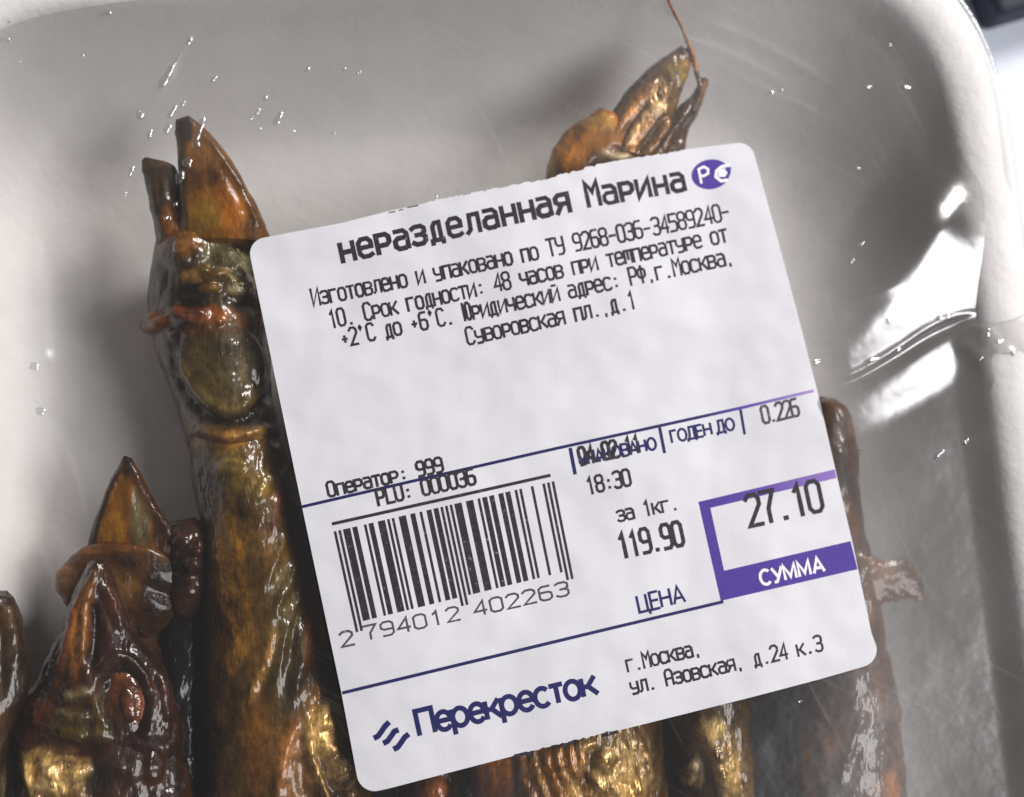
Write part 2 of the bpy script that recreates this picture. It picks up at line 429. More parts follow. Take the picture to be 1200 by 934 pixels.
def film_height(P):
    z = base_height(P)
    inside = label_in(P); free = sstep(1.0, -3.5, inside)
    rd, _ = rim_dist(P); rdf = sstep(-.5, 4, rd)
    d, t, s = poly_dist(P, FOLDW); d = d * s
    env = sstep(0, .10, t) * sstep(1.0, .80, t)
    G0 = at(930, 450, 17)[:2]; G1 = at(1098, 190, 17)[:2]; gd = (G1 - G0) / np.linalg.norm(G1 - G0)
    ga = (P - G0) @ gd; gp = (P - G0) @ np.array([gd[1], -gd[0]])
    gm = sstep(-5, 6, ga) * sstep(38, 24, ga) * sstep(28, 17, gp) * (1 - sstep(.3, -1.5, d)) * sstep(-5, 5, gp)
    gc = at(1090, 320, 17)[:2]; dx = P[:, 0] - gc[0]; dy = P[:, 1] - gc[1]
    plane = 18.0 - .165 * dx + .20 * dy - .0035 * dx * dx - .003 * dy * dy + .30 * noise(np.column_stack([P / 10, np.zeros(len(P))]) + 2.2)
    z = z + (plane - z) * gm * sstep(.5, -4.5, inside)
    hh = .50 + .55 * sstep(0, .45, t)
    e = d + 2.0
    fold = hh * env * np.where(e < 0, sstep(-5.2, .2, e), np.exp(-(e / .95) ** 2))
    fold += (.16 + .3 * (t > 2)) * env * np.exp(-((d - .1) / .40) ** 2)
    z += fold * sstep(1.2, -1.0, inside)
    w = np.zeros(len(P))
    for C, h, wd in RW:
        lo = C.min(0) - 4; hi = C.max(0) + 4
        m = np.all((P > lo) & (P < hi), axis=1)
        if not m.any(): continue
        dd, tt, _ = poly_dist(P[m], C)
        w[m] += h * sstep(0, .3, tt) * sstep(1, .7, tt) * np.exp(-(dd / wd) ** 2)
    P3 = np.column_stack([P, np.zeros(len(P))])
    w += .008 * fbm(P3 / 5, 2) + .05 * noise(P3 / 14 + 5)
    return z + w * free * rdf

gx = np.arange(-75, 1300, 2.5); gy = np.concatenate([np.arange(-260, 970, 2.5), np.arange(970, 2150, 12)])
GX, GY = np.meshgrid(gx, gy); W0 = at(GX, GY, 17.0)[..., :2].reshape(-1, 2)
# cover the whole tray: extend in world coordinates, then fold the overhang down along the rim
rd, nrm = rim_dist(W0)
z = film_height(W0)
outm = rd < 0
Q = local(W0)
Q[outm] += nrm[outm] * (rd[outm][:, None] + .18)
XY = glob(Q); drop = np.clip(-rd, 0, 3.2)
z[outm] = RIM + .12 - .0 - drop[outm]
VF = np.column_stack([XY, z]); ny, nx = GX.shape
idx = np.arange(ny * nx).reshape(ny, nx)
FF = np.stack([idx[:-1, :-1], idx[1:, :-1], idx[1:, 1:], idx[:-1, 1:]], -1).reshape(-1, 4)
keep = (rd[FF] > -3.4).any(1); FF = FF[keep]
pxg, pyg = GX.ravel(), GY.ravel()
glare_haze = .004 + .03 * sstep(880, 1000, pxg) * sstep(440, 620, pyg) * sstep(1210, 1110, pxg) + .05 * sstep(250, 60, pyg)  # glare and soft reflections painted into the film as white haze
glare_haze += .05 * sstep(940, 1060, pxg) * sstep(250, 420, pyg)
tint = np.column_stack([glare_haze, glare_haze, glare_haze, np.ones(len(glare_haze))])
used = np.unique(FF); remap = np.full(len(VF), -1); remap[used] = np.arange(len(used))
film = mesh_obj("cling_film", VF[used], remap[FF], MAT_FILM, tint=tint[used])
tag(film, "clear creased cling film stretched over the fish and the white foam tray", "cling film")

# tiny pinches of film that catch the light
def pinch(px, py, ln, wd, ang, h=.20):
    p = at(px, py, 17)[:2]; z0 = film_height(p[None])[0] - .05
    a = math.radians(ang); n1, n2 = 9, 10; V = []; Fc = []
    for i in range(n1):
        f = i / (n1 - 1); k = math.sqrt(max(0, 1 - (2 * f - 1) ** 2)) + .02
        k *= 1 + .25 * math.sin(f * 9 + px)
        for j in range(n2):
            b = math.pi * j / (n2 - 1)
            u = (f - .5) * ln * .1; v = math.cos(b) * wd * .05 * k
            V.append((p[0] + u * math.cos(a) - v * math.sin(a), p[1] + u * math.sin(a) + v * math.cos(a), z0 + .03 + math.sin(b) * h * k))
    for i in range(n1 - 1):
        for j in range(n2 - 1):
            Fc.append((i * n2 + j, i * n2 + j + 1, (i + 1) * n2 + j + 1, (i + 1) * n2 + j))
    mesh_obj("film_crease", V, Fc, MAT_CREASE, film, tint=np.tile([.02, .02, .02, 1], (len(V), 1)))
for a in [(194, 86, 34, 9, 62), (205, 70, 40, 3, 64), (221, 44, 12, 7, 60), (162, 130, 12, 9, 120), (201, 126, 20, 6, 60), (195, 146, 14, 8, 60),
          (174, 153, 14, 6, 70), (152, 196, 16, 6, 70), (145, 224, 9, 4, 70), (250, 88, 12, 5, 45), (326, 134, 20, 8, 65), (311, 110, 10, 5, 60),
          (302, 126, 10, 5, 60), (295, 134, 6, 4, 40), (305, 147, 5, 4, 0), (344, 149, 5, 4, 0), (361, 76, 9, 4, 40), (233, 147, 34, 8, 72),
          (229, 165, 12, 9, 72), (219, 186, 12, 11, 60), (210, 203, 18, 9, 72), (205, 235, 6, 5, 60), (194, 251, 6, 5, 60), (391, 152, 5, 4, 0),
          (13, 20, 16, 5, 45), (127, 14, 8, 5, 30), (95, 60, 5, 4, 0), (214, 117, 10, 4, 60), (8, 43, 6, 6, 20), (20, 68, 6, 3, 45),
          (908, 104, 12, 5, 15), (919, 101, 8, 4, 15), (1022, 98, 11, 5, 10), (1066, 98, 16, 5, 0), (1046, 49, 10, 4, -15), (1010, 193, 9, 3, 0),
          (1105, 531, 18, 5, 38), (1136, 516, 12, 5, 45), (1011, 285, 10, 4, 40), (1000, 305, 8, 5, 40), (1040, 377, 10, 8, 60), (960, 422, 12, 8, 20),
          (1106, 371, 22, 8, 12), (1052, 410, 16, 5, 22), (1022, 421, 22, 5, 12), (1155, 392, 14, 7, 70), (1168, 402, 12, 6, 20), (1185, 415, 9, 5, 40),
          (1180, 447, 7, 3, 80), (1150, 420, 9, 4, 45), (38, 427, 10, 12, 80), (45, 480, 10, 12, 80), (513, 228, 12, 3, 70), (516, 222, 8, 2, 65),
          (1013, 525, 4, 3, 0), (421, 80, 7, 5, 30), (404, 76, 6, 4, 30), (940, 823, 9, 3, 20)]:
    pinch(*a)

# ------------------------------------------------------------------ fish
def ribbon(name, parent, Lp, Rp, zc, h, tint=(.06, .035, .012, .2), blot=(), mat=None, ns=120, nr=72, sculpt=(), wob=0, seed=0, floor=True, power=2.0, fan=1.0, feat=(), mound=()):
    Lc = spline(Lp, ns); Rc = spline(Rp, ns)
    zc = resample(zc, ns); h = resample(h, ns)
    A = at(Lc[:, 0], Lc[:, 1], zc); B = at(Rc[:, 0], Rc[:, 1], zc)
    if wob:
        k = np.linspace(0, 9 * fan, ns)
        wv = lambda o: fbm(np.column_stack([k, np.full(ns, seed + o), np.zeros(ns)]), 4)
        dirv = (B - A) / np.maximum(np.linalg.norm(B - A, axis=1), 1e-6)[:, None]
        A = A + dirv * (wv(1.5) * wob)[:, None]; B = B + dirv * (wv(7.5) * wob)[:, None]
    mid = (A + B) / 2; half = (B - A) / 2
    e = np.sin(np.linspace(0, math.pi, ns)); endk = np.clip(np.minimum(np.arange(ns), np.arange(ns)[::-1]) / (ns * .06), 0, 1) ** .5
    ph = np.linspace(0, 2 * math.pi, nr, endpoint=False)
    c = np.sign(np.cos(ph)) * np.abs(np.cos(ph)) ** (2 / power); s = np.sign(np.sin(ph)) * np.abs(np.sin(ph)) ** (2 / power)
    P = mid[:, None, :] + half[:, None, :] * c[None, :, None]
    P[..., 2] += (h * endk)[:, None] * s[None, :]
    # normals by differences
    du = np.gradient(P, axis=0); dv = (np.roll(P, -1, 1) - np.roll(P, 1, 1))
    n = np.cross(du, dv); n /= np.maximum(np.linalg.norm(n, axis=-1), 1e-9)[..., None]
    out = P - mid[:, None, :]; flip = np.sign((n * out).sum(-1)).mean() or 1; n *= flip
    # local axes along the ribbon
    ax = mid[-1] - mid[0]; ax[2] = 0; ax /= max(np.linalg.norm(ax), 1e-6); sd = np.array([-ax[1], ax[0], 0])
    X = P.reshape(-1, 3); U = X @ ax; W = X @ sd; Z = X[:, 2]
    D = np.zeros(len(X)); warp = fbm(np.column_stack([U, W, Z]) / 6 + seed, 2)
    for kind, amp, fu, fw in sculpt:
        q = np.column_stack([U * fu + seed, W * fw + warp * .6, Z * fw])
        if kind == 'n': D += amp * fbm(q, 4)
        elif kind == 'r': D += amp * (ridged(q, 3) - .9)
        elif kind == 'c': D -= amp * np.abs(fbm(q, 4))
    ek = np.repeat(endk, nr)
    # modelled features on the upper side: creases / folds along a line, and mounds
    top = n.reshape(-1, 3)[:, 2] > .05; zt = float((zc + h).mean()); fcol = []
    mod = 1 + .35 * fbm(np.column_stack([U, W, Z]) / 2.2 + seed, 3)
    for pts, fh, fw_, fc in feat:
        c = spline(pts, 28); C = at(c[:, 0], c[:, 1], zt)[:, :2]
        m = top & np.all((X[:, :2] > C.min(0) - 3) & (X[:, :2] < C.max(0) + 3), axis=1)
        if not m.any(): continue
        dd, tt, _ = poly_dist(X[m][:, :2] + (warp[m] * .12)[:, None], C)
        g = np.exp(-(dd / (fw_ * .1)) ** 2) * sstep(-.02, .22, tt) * sstep(1.02, .78, tt)
        D[m] += fh * g * mod[m]
        if fc is not None: fcol.append((m, g, fc))
    for cx, cy, rx, ry, an, mh, fc in mound:
        c = at(cx, cy, zt)[:2]; a = math.radians(an); q = X[:, :2] - c + (warp * .10)[:, None]
        u = (q[:, 0] * math.cos(a) + q[:, 1] * math.sin(a)) / (rx * .1); v = (-q[:, 0] * math.sin(a) + q[:, 1] * math.cos(a)) / (ry * .1)
        r2 = u * u + v * v; g = np.where(top, np.clip(1.1 - r2, 0, 1.1) / 1.1, 0); g = g * g * (3 - 2 * np.clip(g, 0, 1))
        D += mh * g * mod
        if fc is not None: fcol.append((np.ones(len(X), bool), np.clip(g * 1.6, 0, 1), fc))
    X = X + n.reshape(-1, 3) * (D * ek)[:, None]
    if floor: X[:, 2] = np.maximum(X[:, 2], .06 + .02 * np.abs(D))
    # keep the flesh below the film
    lim = base_height(X[:, :2]) - .35
    X[:, 2] = np.where(X[:, 2] > lim - .6, lim - .6 + .6 * np.tanh((X[:, 2] - lim + .6) / .6), X[:, 2])
    Fc = []; 
    i, j = np.meshgrid(np.arange(ns - 1), np.arange(nr), indexing='ij'); j2 = (j + 1) % nr
    Fc = np.stack([i * nr + j, i * nr + j2, (i + 1) * nr + j2, (i + 1) * nr + j], -1).reshape(-1, 4)
    # caps: quads folded across the end rings
    caps = []
    for r0 in (0, (ns - 1) * nr):
        for q in range(nr // 2 - 1):
            f = (r0 + q, r0 + q + 1, r0 + nr - 2 - q, r0 + nr - 1 - q); caps.append(f if r0 == 0 else f[::-1])
    Fc = np.vstack([Fc, np.array(caps)])
    col = np.tile(np.array(tint, float), (len(X), 1))
    wn = fbm(np.column_stack([U * .25, W * .5, Z * .3]) + seed * 3, 3)
    for (bx, by, rx, ry, c4) in blot:
        # a spot of other colour, given in photo px
        bp = at(bx, by, float(zc.mean()))[:2]
        dd = np.hypot((X[:, 0] - bp[0]) / (rx * .1), (X[:, 1] - bp[1]) / (ry * .1)) + wn * .35
        kk = sstep(1.15, .55, dd)[:, None]; c4 = np.array(c4 if len(c4) == 4 else (*c4, tint[3]), float)
        col = col * (1 - kk) + c4 * kk
    for m, g, fc in fcol:
        fc = np.array(fc if len(fc) == 4 else (*fc, tint[3]), float); col[m] = col[m] * (1 - g)[:, None] + fc * g[:, None]
    return mesh_obj(name, X, Fc, mat or MAT_SKIN, parent, tint=col)

def dome(name, parent, px, py, rx, ry, ang, z0, h, tint, sculpt=0, mat=None, n=44, ringk=0, blot=()):
    """a closed flattened lens standing z0 mm high, long axis turned ANG"""
    p = at(px, py, z0); a = math.radians(ang); V = []; m = 26
    for i in range(m + 1):
        th = math.pi * i / m; r = math.sin(th); zz = math.cos(th)
        for j in range(n):
            b = 2 * math.pi * j / n; u, v = r * math.cos(b) * rx * .1, r * math.sin(b) * ry * .1
            hh = zz * h + ringk * math.exp(-((r - .75) / .12) ** 2) * (zz > 0)
            V.append((p[0] + u * math.cos(a) - v * math.sin(a), p[1] + u * math.sin(a) + v * math.cos(a), z0 + hh))
    V = np.array(V)
    if sculpt:
        nn = fbm(V / 1.6 + px, 4) * sculpt; V[:, 2] += nn; V[:, 0] += nn * .6
    Fc = np.array([(i * n + j, i * n + (j + 1) % n, (i + 1) * n + (j + 1) % n, (i + 1) * n + j) for i in range(m) for j in range(n)])
    return mesh_obj(name, V, Fc, mat or MAT_SKIN, parent, tint=np.tile(tint, (len(V), 1)))

def tube(name, parent, pts, zs, rad, tint, mat=None, n=10, ns=70):
    c = spline(pts, ns); z = resample(zs, ns); r = resample(rad, ns)
    P = at(c[:, 0], c[:, 1], z); T_ = np.gradient(P, axis=0); T_ /= np.linalg.norm(T_, axis=1)[:, None]
    A = np.cross(T_, [0, 0, 1.]); A /= np.linalg.norm(A, axis=1)[:, None]; B = np.cross(A, T_)
    wob = 1 + .25 * fbm(np.column_stack([np.arange(ns) * .3, np.full(ns, c[0, 0]), np.zeros(ns)]), 3)
    V = np.concatenate([P[:, None] + (r * wob)[:, None, None] * (A[:, None] * math.cos(2 * math.pi * j / n) + B[:, None] * math.sin(2 * math.pi * j / n)) for j in range(n)], 1).reshape(-1, 3)
    Fc = np.array([(i * n + j, i * n + (j + 1) % n, (i + 1) * n + (j + 1) % n, (i + 1) * n + j) for i in range(ns - 1) for j in range(n)])
    return mesh_obj(name, V, Fc, mat or MAT_SKIN, parent, tint=np.tile(tint, (len(V), 1)))

DARK = (.014, .008, .005, .05); BLACK = (.006, .004, .003, 0)
GOLD = (.60, .50, .30, .95); MAROON = (.055, .014, .006, 0)
GOLDM = (.32, .22, .08, .6)
GRP = "smoked fish lying side by side in the tray"
WR = [('n', .32, .08, .13), ('r', .07, .10, .40), ('n', .06, .5, .8), ('r', .025, .35, 1.5)]

# --- fish A: the big one left of the label
A = T("smoked_fish", "long olive brown smoked fish along the label's left edge, mouth open upwards", "fish", (*at(290, 700, 0)[:2], 0), GRP)
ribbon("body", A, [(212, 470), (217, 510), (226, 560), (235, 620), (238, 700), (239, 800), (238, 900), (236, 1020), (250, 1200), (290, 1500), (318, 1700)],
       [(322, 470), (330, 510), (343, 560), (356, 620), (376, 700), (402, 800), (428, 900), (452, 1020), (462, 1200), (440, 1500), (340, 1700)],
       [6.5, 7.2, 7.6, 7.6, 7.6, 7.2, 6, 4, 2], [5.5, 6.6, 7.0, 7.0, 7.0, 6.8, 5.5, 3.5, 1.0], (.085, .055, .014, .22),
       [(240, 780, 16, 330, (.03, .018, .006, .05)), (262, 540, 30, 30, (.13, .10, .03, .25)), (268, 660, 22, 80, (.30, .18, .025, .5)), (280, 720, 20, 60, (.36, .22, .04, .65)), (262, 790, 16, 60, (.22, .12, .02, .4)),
        (335, 740, 22, 110, (.085, .070, .022, .12)), (372, 730, 18, 60, (.20, .07, .012, .1)), (388, 830, 28, 40, (.34, .19, .03, .4)), (345, 915, 26, 70, (.21, .125, .07, .05)),
        (300, 860, 18, 90, (.12, .062, .014, .1)), (345, 600, 10, 80, (.03, .012, .010, .1)), (255, 525, 40, 10, (.22, .13, .035, .2)), (290, 570, 30, 24, (.15, .115, .03, .3))],
       ns=420, nr=150, wob=.12, seed=1, sculpt=WR,
       feat=[([(352, 645), (338, 685), (318, 725), (312, 765)], .45, 5, None), ([(364, 662), (350, 705), (332, 750), (322, 800)], .40, 5, None), ([(358, 690), (345, 730), (338, 780), (330, 850)], -.35, 5, None),
             ([(372, 700), (362, 745), (350, 790), (342, 830)], .35, 6, None), ([(322, 735), (312, 775), (300, 800), (290, 830)], .5, 5, GOLDM), ([(338, 620), (325, 655), (305, 700)], .3, 5, None),
             ([(345, 530), (332, 560), (322, 600), (320, 640)], .3, 5, (.10, .05, .04, .3)), ([(296, 590), (310, 570), (318, 555)], .35, 6, (.20, .17, .06, .4)),
             ([(356, 832), (340, 862), (330, 900), (326, 945), (330, 1000)], .5, 6, (.24, .12, .05, .1)), ([(359, 832), (362, 870), (374, 912), (390, 955), (400, 1000)], .9, 4, (.62, .50, .26, .85)),
             ([(372, 830), (376, 860), (388, 890), (408, 925), (424, 960)], .8, 8, GOLD), ([(390, 838), (388, 868), (400, 896), (420, 915)], .8, 9, GOLD), ([(384, 820), (368, 850), (378, 880)], .6, 5, GOLD),
             ([(352, 880), (356, 920), (368, 970)], -.4, 8, None), ([(250, 640), (252, 720), (250, 840)], -.15, 8, None)],
       mound=[(400, 908, 18, 20, 20, .8, (.8, .68, .45, .95)), (384, 835, 16, 18, 0, .6, GOLD), (378, 846, 10, 16, 30, .5, GOLD), (272, 548, 20, 12, 0, .4, (.22, .18, .05, .4))])
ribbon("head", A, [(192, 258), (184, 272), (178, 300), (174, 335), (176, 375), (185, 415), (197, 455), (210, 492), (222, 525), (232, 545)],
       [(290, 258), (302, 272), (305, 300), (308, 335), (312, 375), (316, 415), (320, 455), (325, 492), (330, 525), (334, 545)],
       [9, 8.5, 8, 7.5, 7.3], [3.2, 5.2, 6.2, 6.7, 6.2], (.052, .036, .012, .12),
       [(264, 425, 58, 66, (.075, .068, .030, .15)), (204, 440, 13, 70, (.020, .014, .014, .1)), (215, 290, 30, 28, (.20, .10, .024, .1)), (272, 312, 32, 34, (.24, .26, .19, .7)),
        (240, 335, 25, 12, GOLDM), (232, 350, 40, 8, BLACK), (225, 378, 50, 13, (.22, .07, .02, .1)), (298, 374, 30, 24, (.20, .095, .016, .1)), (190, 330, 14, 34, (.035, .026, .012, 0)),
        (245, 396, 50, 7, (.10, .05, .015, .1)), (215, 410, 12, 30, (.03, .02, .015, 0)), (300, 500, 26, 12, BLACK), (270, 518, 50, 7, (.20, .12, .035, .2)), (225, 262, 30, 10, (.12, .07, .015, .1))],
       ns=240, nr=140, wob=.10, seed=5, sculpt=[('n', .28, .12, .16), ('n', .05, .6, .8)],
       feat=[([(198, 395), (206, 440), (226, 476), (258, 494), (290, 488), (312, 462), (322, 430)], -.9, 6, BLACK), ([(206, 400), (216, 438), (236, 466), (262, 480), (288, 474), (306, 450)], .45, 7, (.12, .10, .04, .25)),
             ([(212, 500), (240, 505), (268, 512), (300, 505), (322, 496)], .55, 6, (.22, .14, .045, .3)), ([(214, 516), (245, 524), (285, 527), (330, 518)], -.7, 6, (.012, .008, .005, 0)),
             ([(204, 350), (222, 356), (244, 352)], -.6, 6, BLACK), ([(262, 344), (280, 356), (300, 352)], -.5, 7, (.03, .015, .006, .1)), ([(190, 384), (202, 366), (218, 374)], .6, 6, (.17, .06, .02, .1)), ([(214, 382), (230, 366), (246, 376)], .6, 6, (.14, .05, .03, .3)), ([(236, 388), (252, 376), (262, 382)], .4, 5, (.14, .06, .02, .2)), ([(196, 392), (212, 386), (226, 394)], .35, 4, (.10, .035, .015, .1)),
             ([(240, 330), (262, 322), (282, 330), (298, 322)], .5, 5, (.5, .5, .38, .9)), ([(232, 312), (250, 322), (268, 316)], .5, 5, (.5, .4, .16, .8)), ([(262, 292), (278, 304), (284, 326)], .5, 6, (.45, .52, .44, .9)),
             ([(190, 270), (215, 262), (245, 262), (280, 270)], -.4, 6, None)],
       mound=[(216, 292, 30, 28, 0, .9, None), (182, 372, 16, 14, 0, 1.2, (.20, .09, .018, .05)), (216, 374, 26, 9, -8, .5, None), (264, 300, 16, 14, 0, .5, (.22, .25, .19, .6)), (282, 336, 18, 10, 10, .5, (.4, .42, .34, .85)), (246, 338, 14, 7, 10, .5, GOLDM)])
dome("gill_cover", A, 264, 428, 45, 50, 8, 12.35, 1.15, (.070, .064, .030, .12), .05)
ribbon("upper_jaw", A, [(206, 292), (207, 262), (209, 235), (211, 205), (207, 178), (204, 155), (206, 140)],
       [(322, 292), (316, 275), (302, 244), (284, 210), (264, 178), (240, 150), (222, 135)], [11.6, 12.2, 12.6, 12.8, 13], [2.4, 1.9, 1.4, 1.1, .8], (.24, .105, .014, .10),
       [(278, 245, 18, 50, (.34, .125, .012, .1)), (238, 256, 22, 22, (.24, .14, .02, .15)), (214, 150, 14, 22, (.04, .024, .012, 0)), (298, 240, 5, 50, (.09, .04, .01, 0)), (213, 215, 7, 40, (.06, .035, .012, 0)), (262, 220, 14, 30, (.30, .12, .014, .1))],
       MAT_MEMB, ns=130, nr=90, sculpt=[('n', .12, .15, .2), ('n', .03, .5, .8)], wob=.12, seed=9, floor=False,
       feat=[([(312, 276), (296, 244), (276, 208), (254, 176), (230, 148)], .30, 5, (.11, .05, .010, .1)), ([(216, 160), (213, 195), (216, 235), (222, 268)], .25, 5, (.08, .05, .014, .1)), ([(232, 180), (248, 220), (262, 262)], -.2, 8, None), ([(250, 190), (270, 228), (288, 266)], .15, 6, None)])
ribbon("lower_jaw", A, [(184, 290), (180, 262), (174, 238), (169, 212), (166, 191), (171, 184)], [(226, 290), (221, 262), (216, 238), (212, 212), (205, 197), (194, 189)],
       [10.5, 11, 11.5, 11.8], [2.2, 1.5, .8, .4], (.062, .040, .018, .1), [(180, 192, 16, 8, (.13, .09, .055, 0)), (200, 262, 18, 20, (.18, .08, .014, .1))],
       ns=90, nr=60, sculpt=[('n', .12, .2, .3)], wob=.1, seed=11, floor=False, feat=[([(176, 200), (182, 235), (192, 270)], .25, 5, None), ([(198, 200), (200, 235), (206, 268)], -.25, 5, None)])
dome("eye", A, 215, 291, 13, 14, 0, 13.75, .75, (.20, .085, .018, .1), .03, MAT_EYE, n=36)

# --- fish B: dark one in the lower left corner
B = T("smoked_fish", "dark reddish brown smoked fish in the lower left with a sunken amber eye", "fish", (*at(120, 850, 0)[:2], 0), GRP)
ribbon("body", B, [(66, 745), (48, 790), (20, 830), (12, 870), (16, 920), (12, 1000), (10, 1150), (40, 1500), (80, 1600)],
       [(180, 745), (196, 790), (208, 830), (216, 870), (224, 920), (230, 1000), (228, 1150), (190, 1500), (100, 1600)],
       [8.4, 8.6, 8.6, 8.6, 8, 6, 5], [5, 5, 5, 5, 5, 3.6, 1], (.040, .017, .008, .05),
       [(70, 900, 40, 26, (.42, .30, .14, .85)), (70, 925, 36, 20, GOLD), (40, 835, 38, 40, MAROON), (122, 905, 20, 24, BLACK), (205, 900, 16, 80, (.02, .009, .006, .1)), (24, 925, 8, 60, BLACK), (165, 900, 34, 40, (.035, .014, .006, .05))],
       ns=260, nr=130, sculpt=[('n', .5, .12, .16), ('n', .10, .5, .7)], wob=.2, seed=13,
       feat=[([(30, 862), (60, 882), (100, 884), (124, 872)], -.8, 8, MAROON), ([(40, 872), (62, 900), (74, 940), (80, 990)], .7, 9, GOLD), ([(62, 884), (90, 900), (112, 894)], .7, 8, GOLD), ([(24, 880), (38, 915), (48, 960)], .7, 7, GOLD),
             ([(90, 905), (96, 940), (100, 980)], .6, 7, GOLD)],
       mound=[(60, 912, 20, 14, 60, .8, (.85, .74, .52, 1)), (86, 908, 18, 9, 10, .6, GOLD), (180, 900, 14, 20, 0, .6, None)])
ribbon("flank_gap_shade", B, [(205, 640), (192, 690), (182, 760), (184, 860), (195, 960), (195, 1150), (170, 1400)], [(242, 640), (247, 690), (246, 760), (244, 860), (243, 960), (238, 1150), (180, 1400)],  # black strip: shadow of the gap and dark fish side painted as one
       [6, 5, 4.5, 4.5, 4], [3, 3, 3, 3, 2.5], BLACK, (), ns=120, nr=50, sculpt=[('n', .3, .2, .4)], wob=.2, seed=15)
ribbon("snout", B, [(108, 656), (98, 672), (84, 705), (70, 745), (54, 785), (36, 822), (30, 850), (50, 878)],
       [(122, 654), (133, 672), (143, 705), (162, 745), (188, 785), (206, 822), (212, 870), (196, 900)], [12, 11.6, 11.2, 11, 10.6, 10], [1.6, 2.4, 3.0, 3.4, 3.6, 3], (.036, .014, .008, .1),
       [(92, 750, 9, 44, (.26, .13, .025, .3)), (70, 750, 9, 45, (.13, .045, .012, .1)), (84, 850, 28, 22, (.075, .062, .018, .25)), (112, 695, 18, 30, (.022, .009, .009, 0)), (140, 765, 20, 40, (.035, .012, .012, 0)), (122, 838, 9, 36, (.15, .12, .025, .3)), (40, 838, 24, 26, (.09, .024, .008, 0))],
       ns=200, nr=130, sculpt=[('n', .22, .12, .2), ('r', .12, .15, .55), ('n', .10, .6, .8)], wob=.15, seed=17, floor=False,
       feat=[([(114, 664), (104, 700), (98, 740), (94, 785)], .5, 5, (.20, .10, .025, .3)), ([(104, 680), (88, 720), (76, 765), (66, 800)], .5, 4, (.16, .06, .02, .3)), ([(108, 700), (112, 740), (106, 790)], -.6, 6, BLACK),
             ([(122, 680), (134, 715), (146, 750)], .5, 5, (.06, .025, .02, .3)), ([(116, 790), (124, 776), (142, 770), (164, 786), (176, 812)], .5, 5, (.03, .018, .014, .2)),
             ([(110, 812), (118, 840), (134, 860)], .5, 5, (.10, .08, .02, .3)), ([(64, 850), (86, 862), (112, 862), (130, 868)], .5, 6, (.08, .065, .02, .4)), ([(62, 832), (84, 840), (106, 838)], .4, 5, (.09, .08, .04, .5)),
             ([(66, 812), (88, 816), (104, 806)], .4, 5, (.2, .2, .15, .7)), ([(60, 872), (90, 882), (120, 886)], -.6, 7, BLACK), ([(180, 780), (192, 812), (196, 850)], .5, 5, (.04, .02, .02, .3))],
       mound=[(144, 822, 32, 46, 14, -1.5, (.012, .008, .006, 0)), (86, 850, 30, 20, 0, .5, None), (40, 838, 26, 20, 0, .6, None)])
eb = dome("eye", B, 146, 820, 23, 37, 12, 12.45, 1.35, (.13, .036, .010, .05), .10, MAT_EYE, n=48)
dome("pupil", eb, 150, 826, 9, 20, 12, 13.62, .5, (.10, .028, .009, 0), .05, MAT_EYE, n=30)
ribbon("palate", B, [(118, 634), (92, 646), (68, 666), (64, 686), (74, 706), (92, 730)], [(150, 633), (184, 640), (208, 654), (214, 684), (204, 720), (180, 750)], [9.3, 9.0, 8.6], [1.2, 2.2, 2.6, 2.4, 1.6], (.10, .042, .012, .05),
       [(74, 678, 22, 30, (.30, .17, .08, 0)), (188, 700, 28, 44, (.025, .012, .007, 0)), (145, 682, 22, 22, (.14, .07, .018, 0)), (120, 645, 60, 5, (.20, .085, .018, 0))], MAT_MEMB, ns=80, nr=90, sculpt=[('n', .2, .2, .2)], wob=.15, seed=21, floor=False,
       feat=[([(78, 652), (105, 642), (140, 640), (176, 646), (206, 660)], .2, 4, (.16, .06, .012, .05)), ([(150, 680), (180, 690), (205, 700)], -.4, 8, None)])
ribbon("upper_jaw", B, [(146, 534), (132, 560), (119, 592), (107, 622), (100, 655)], [(155, 537), (166, 565), (184, 598), (204, 628), (222, 655)], [10.6, 10.2, 9.4], [.4, .8, 1.0, 1.2, 1.0], (.20, .085, .012, .05),
       [(150, 545, 9, 22, (.025, .014, .010, 0)), (110, 604, 5, 50, (.05, .024, .012, 0)), (165, 612, 12, 50, (.14, .11, .05, 0)), (134, 618, 16, 30, (.34, .16, .014, 0)), (192, 610, 12, 50, (.06, .022, .008, 0))], MAT_MEMB, ns=110, nr=80,
       sculpt=[('n', .1, .2, .3)], wob=.08, seed=23, floor=False, feat=[([(150, 540), (134, 565), (120, 600), (108, 640)], .35, 4, (.035, .018, .010, .1)), ([(152, 540), (164, 570), (184, 602), (210, 636)], .45, 6, (.045, .018, .008, .1)), ([(150, 556), (154, 600), (160, 640)], .2, 5, None)])
ribbon("jaw_joint", B, [(196, 612), (196, 632), (198, 656), (194, 690), (186, 720)], [(228, 606), (244, 625), (247, 655), (242, 700), (222, 730)], [9, 9, 8.6, 8], [1.2, 2.4, 2.8, 2.4, 1.4], (.028, .012, .008, .08), (), ns=90, nr=70,
       sculpt=[('n', .2, .25, .3), ('n', .08, .6, .8)], wob=.2, seed=25, floor=False, mound=[(212, 634, 12, 10, 0, .7, None), (230, 642, 9, 12, 0, .7, None), (226, 664, 12, 10, 0, .6, None)])

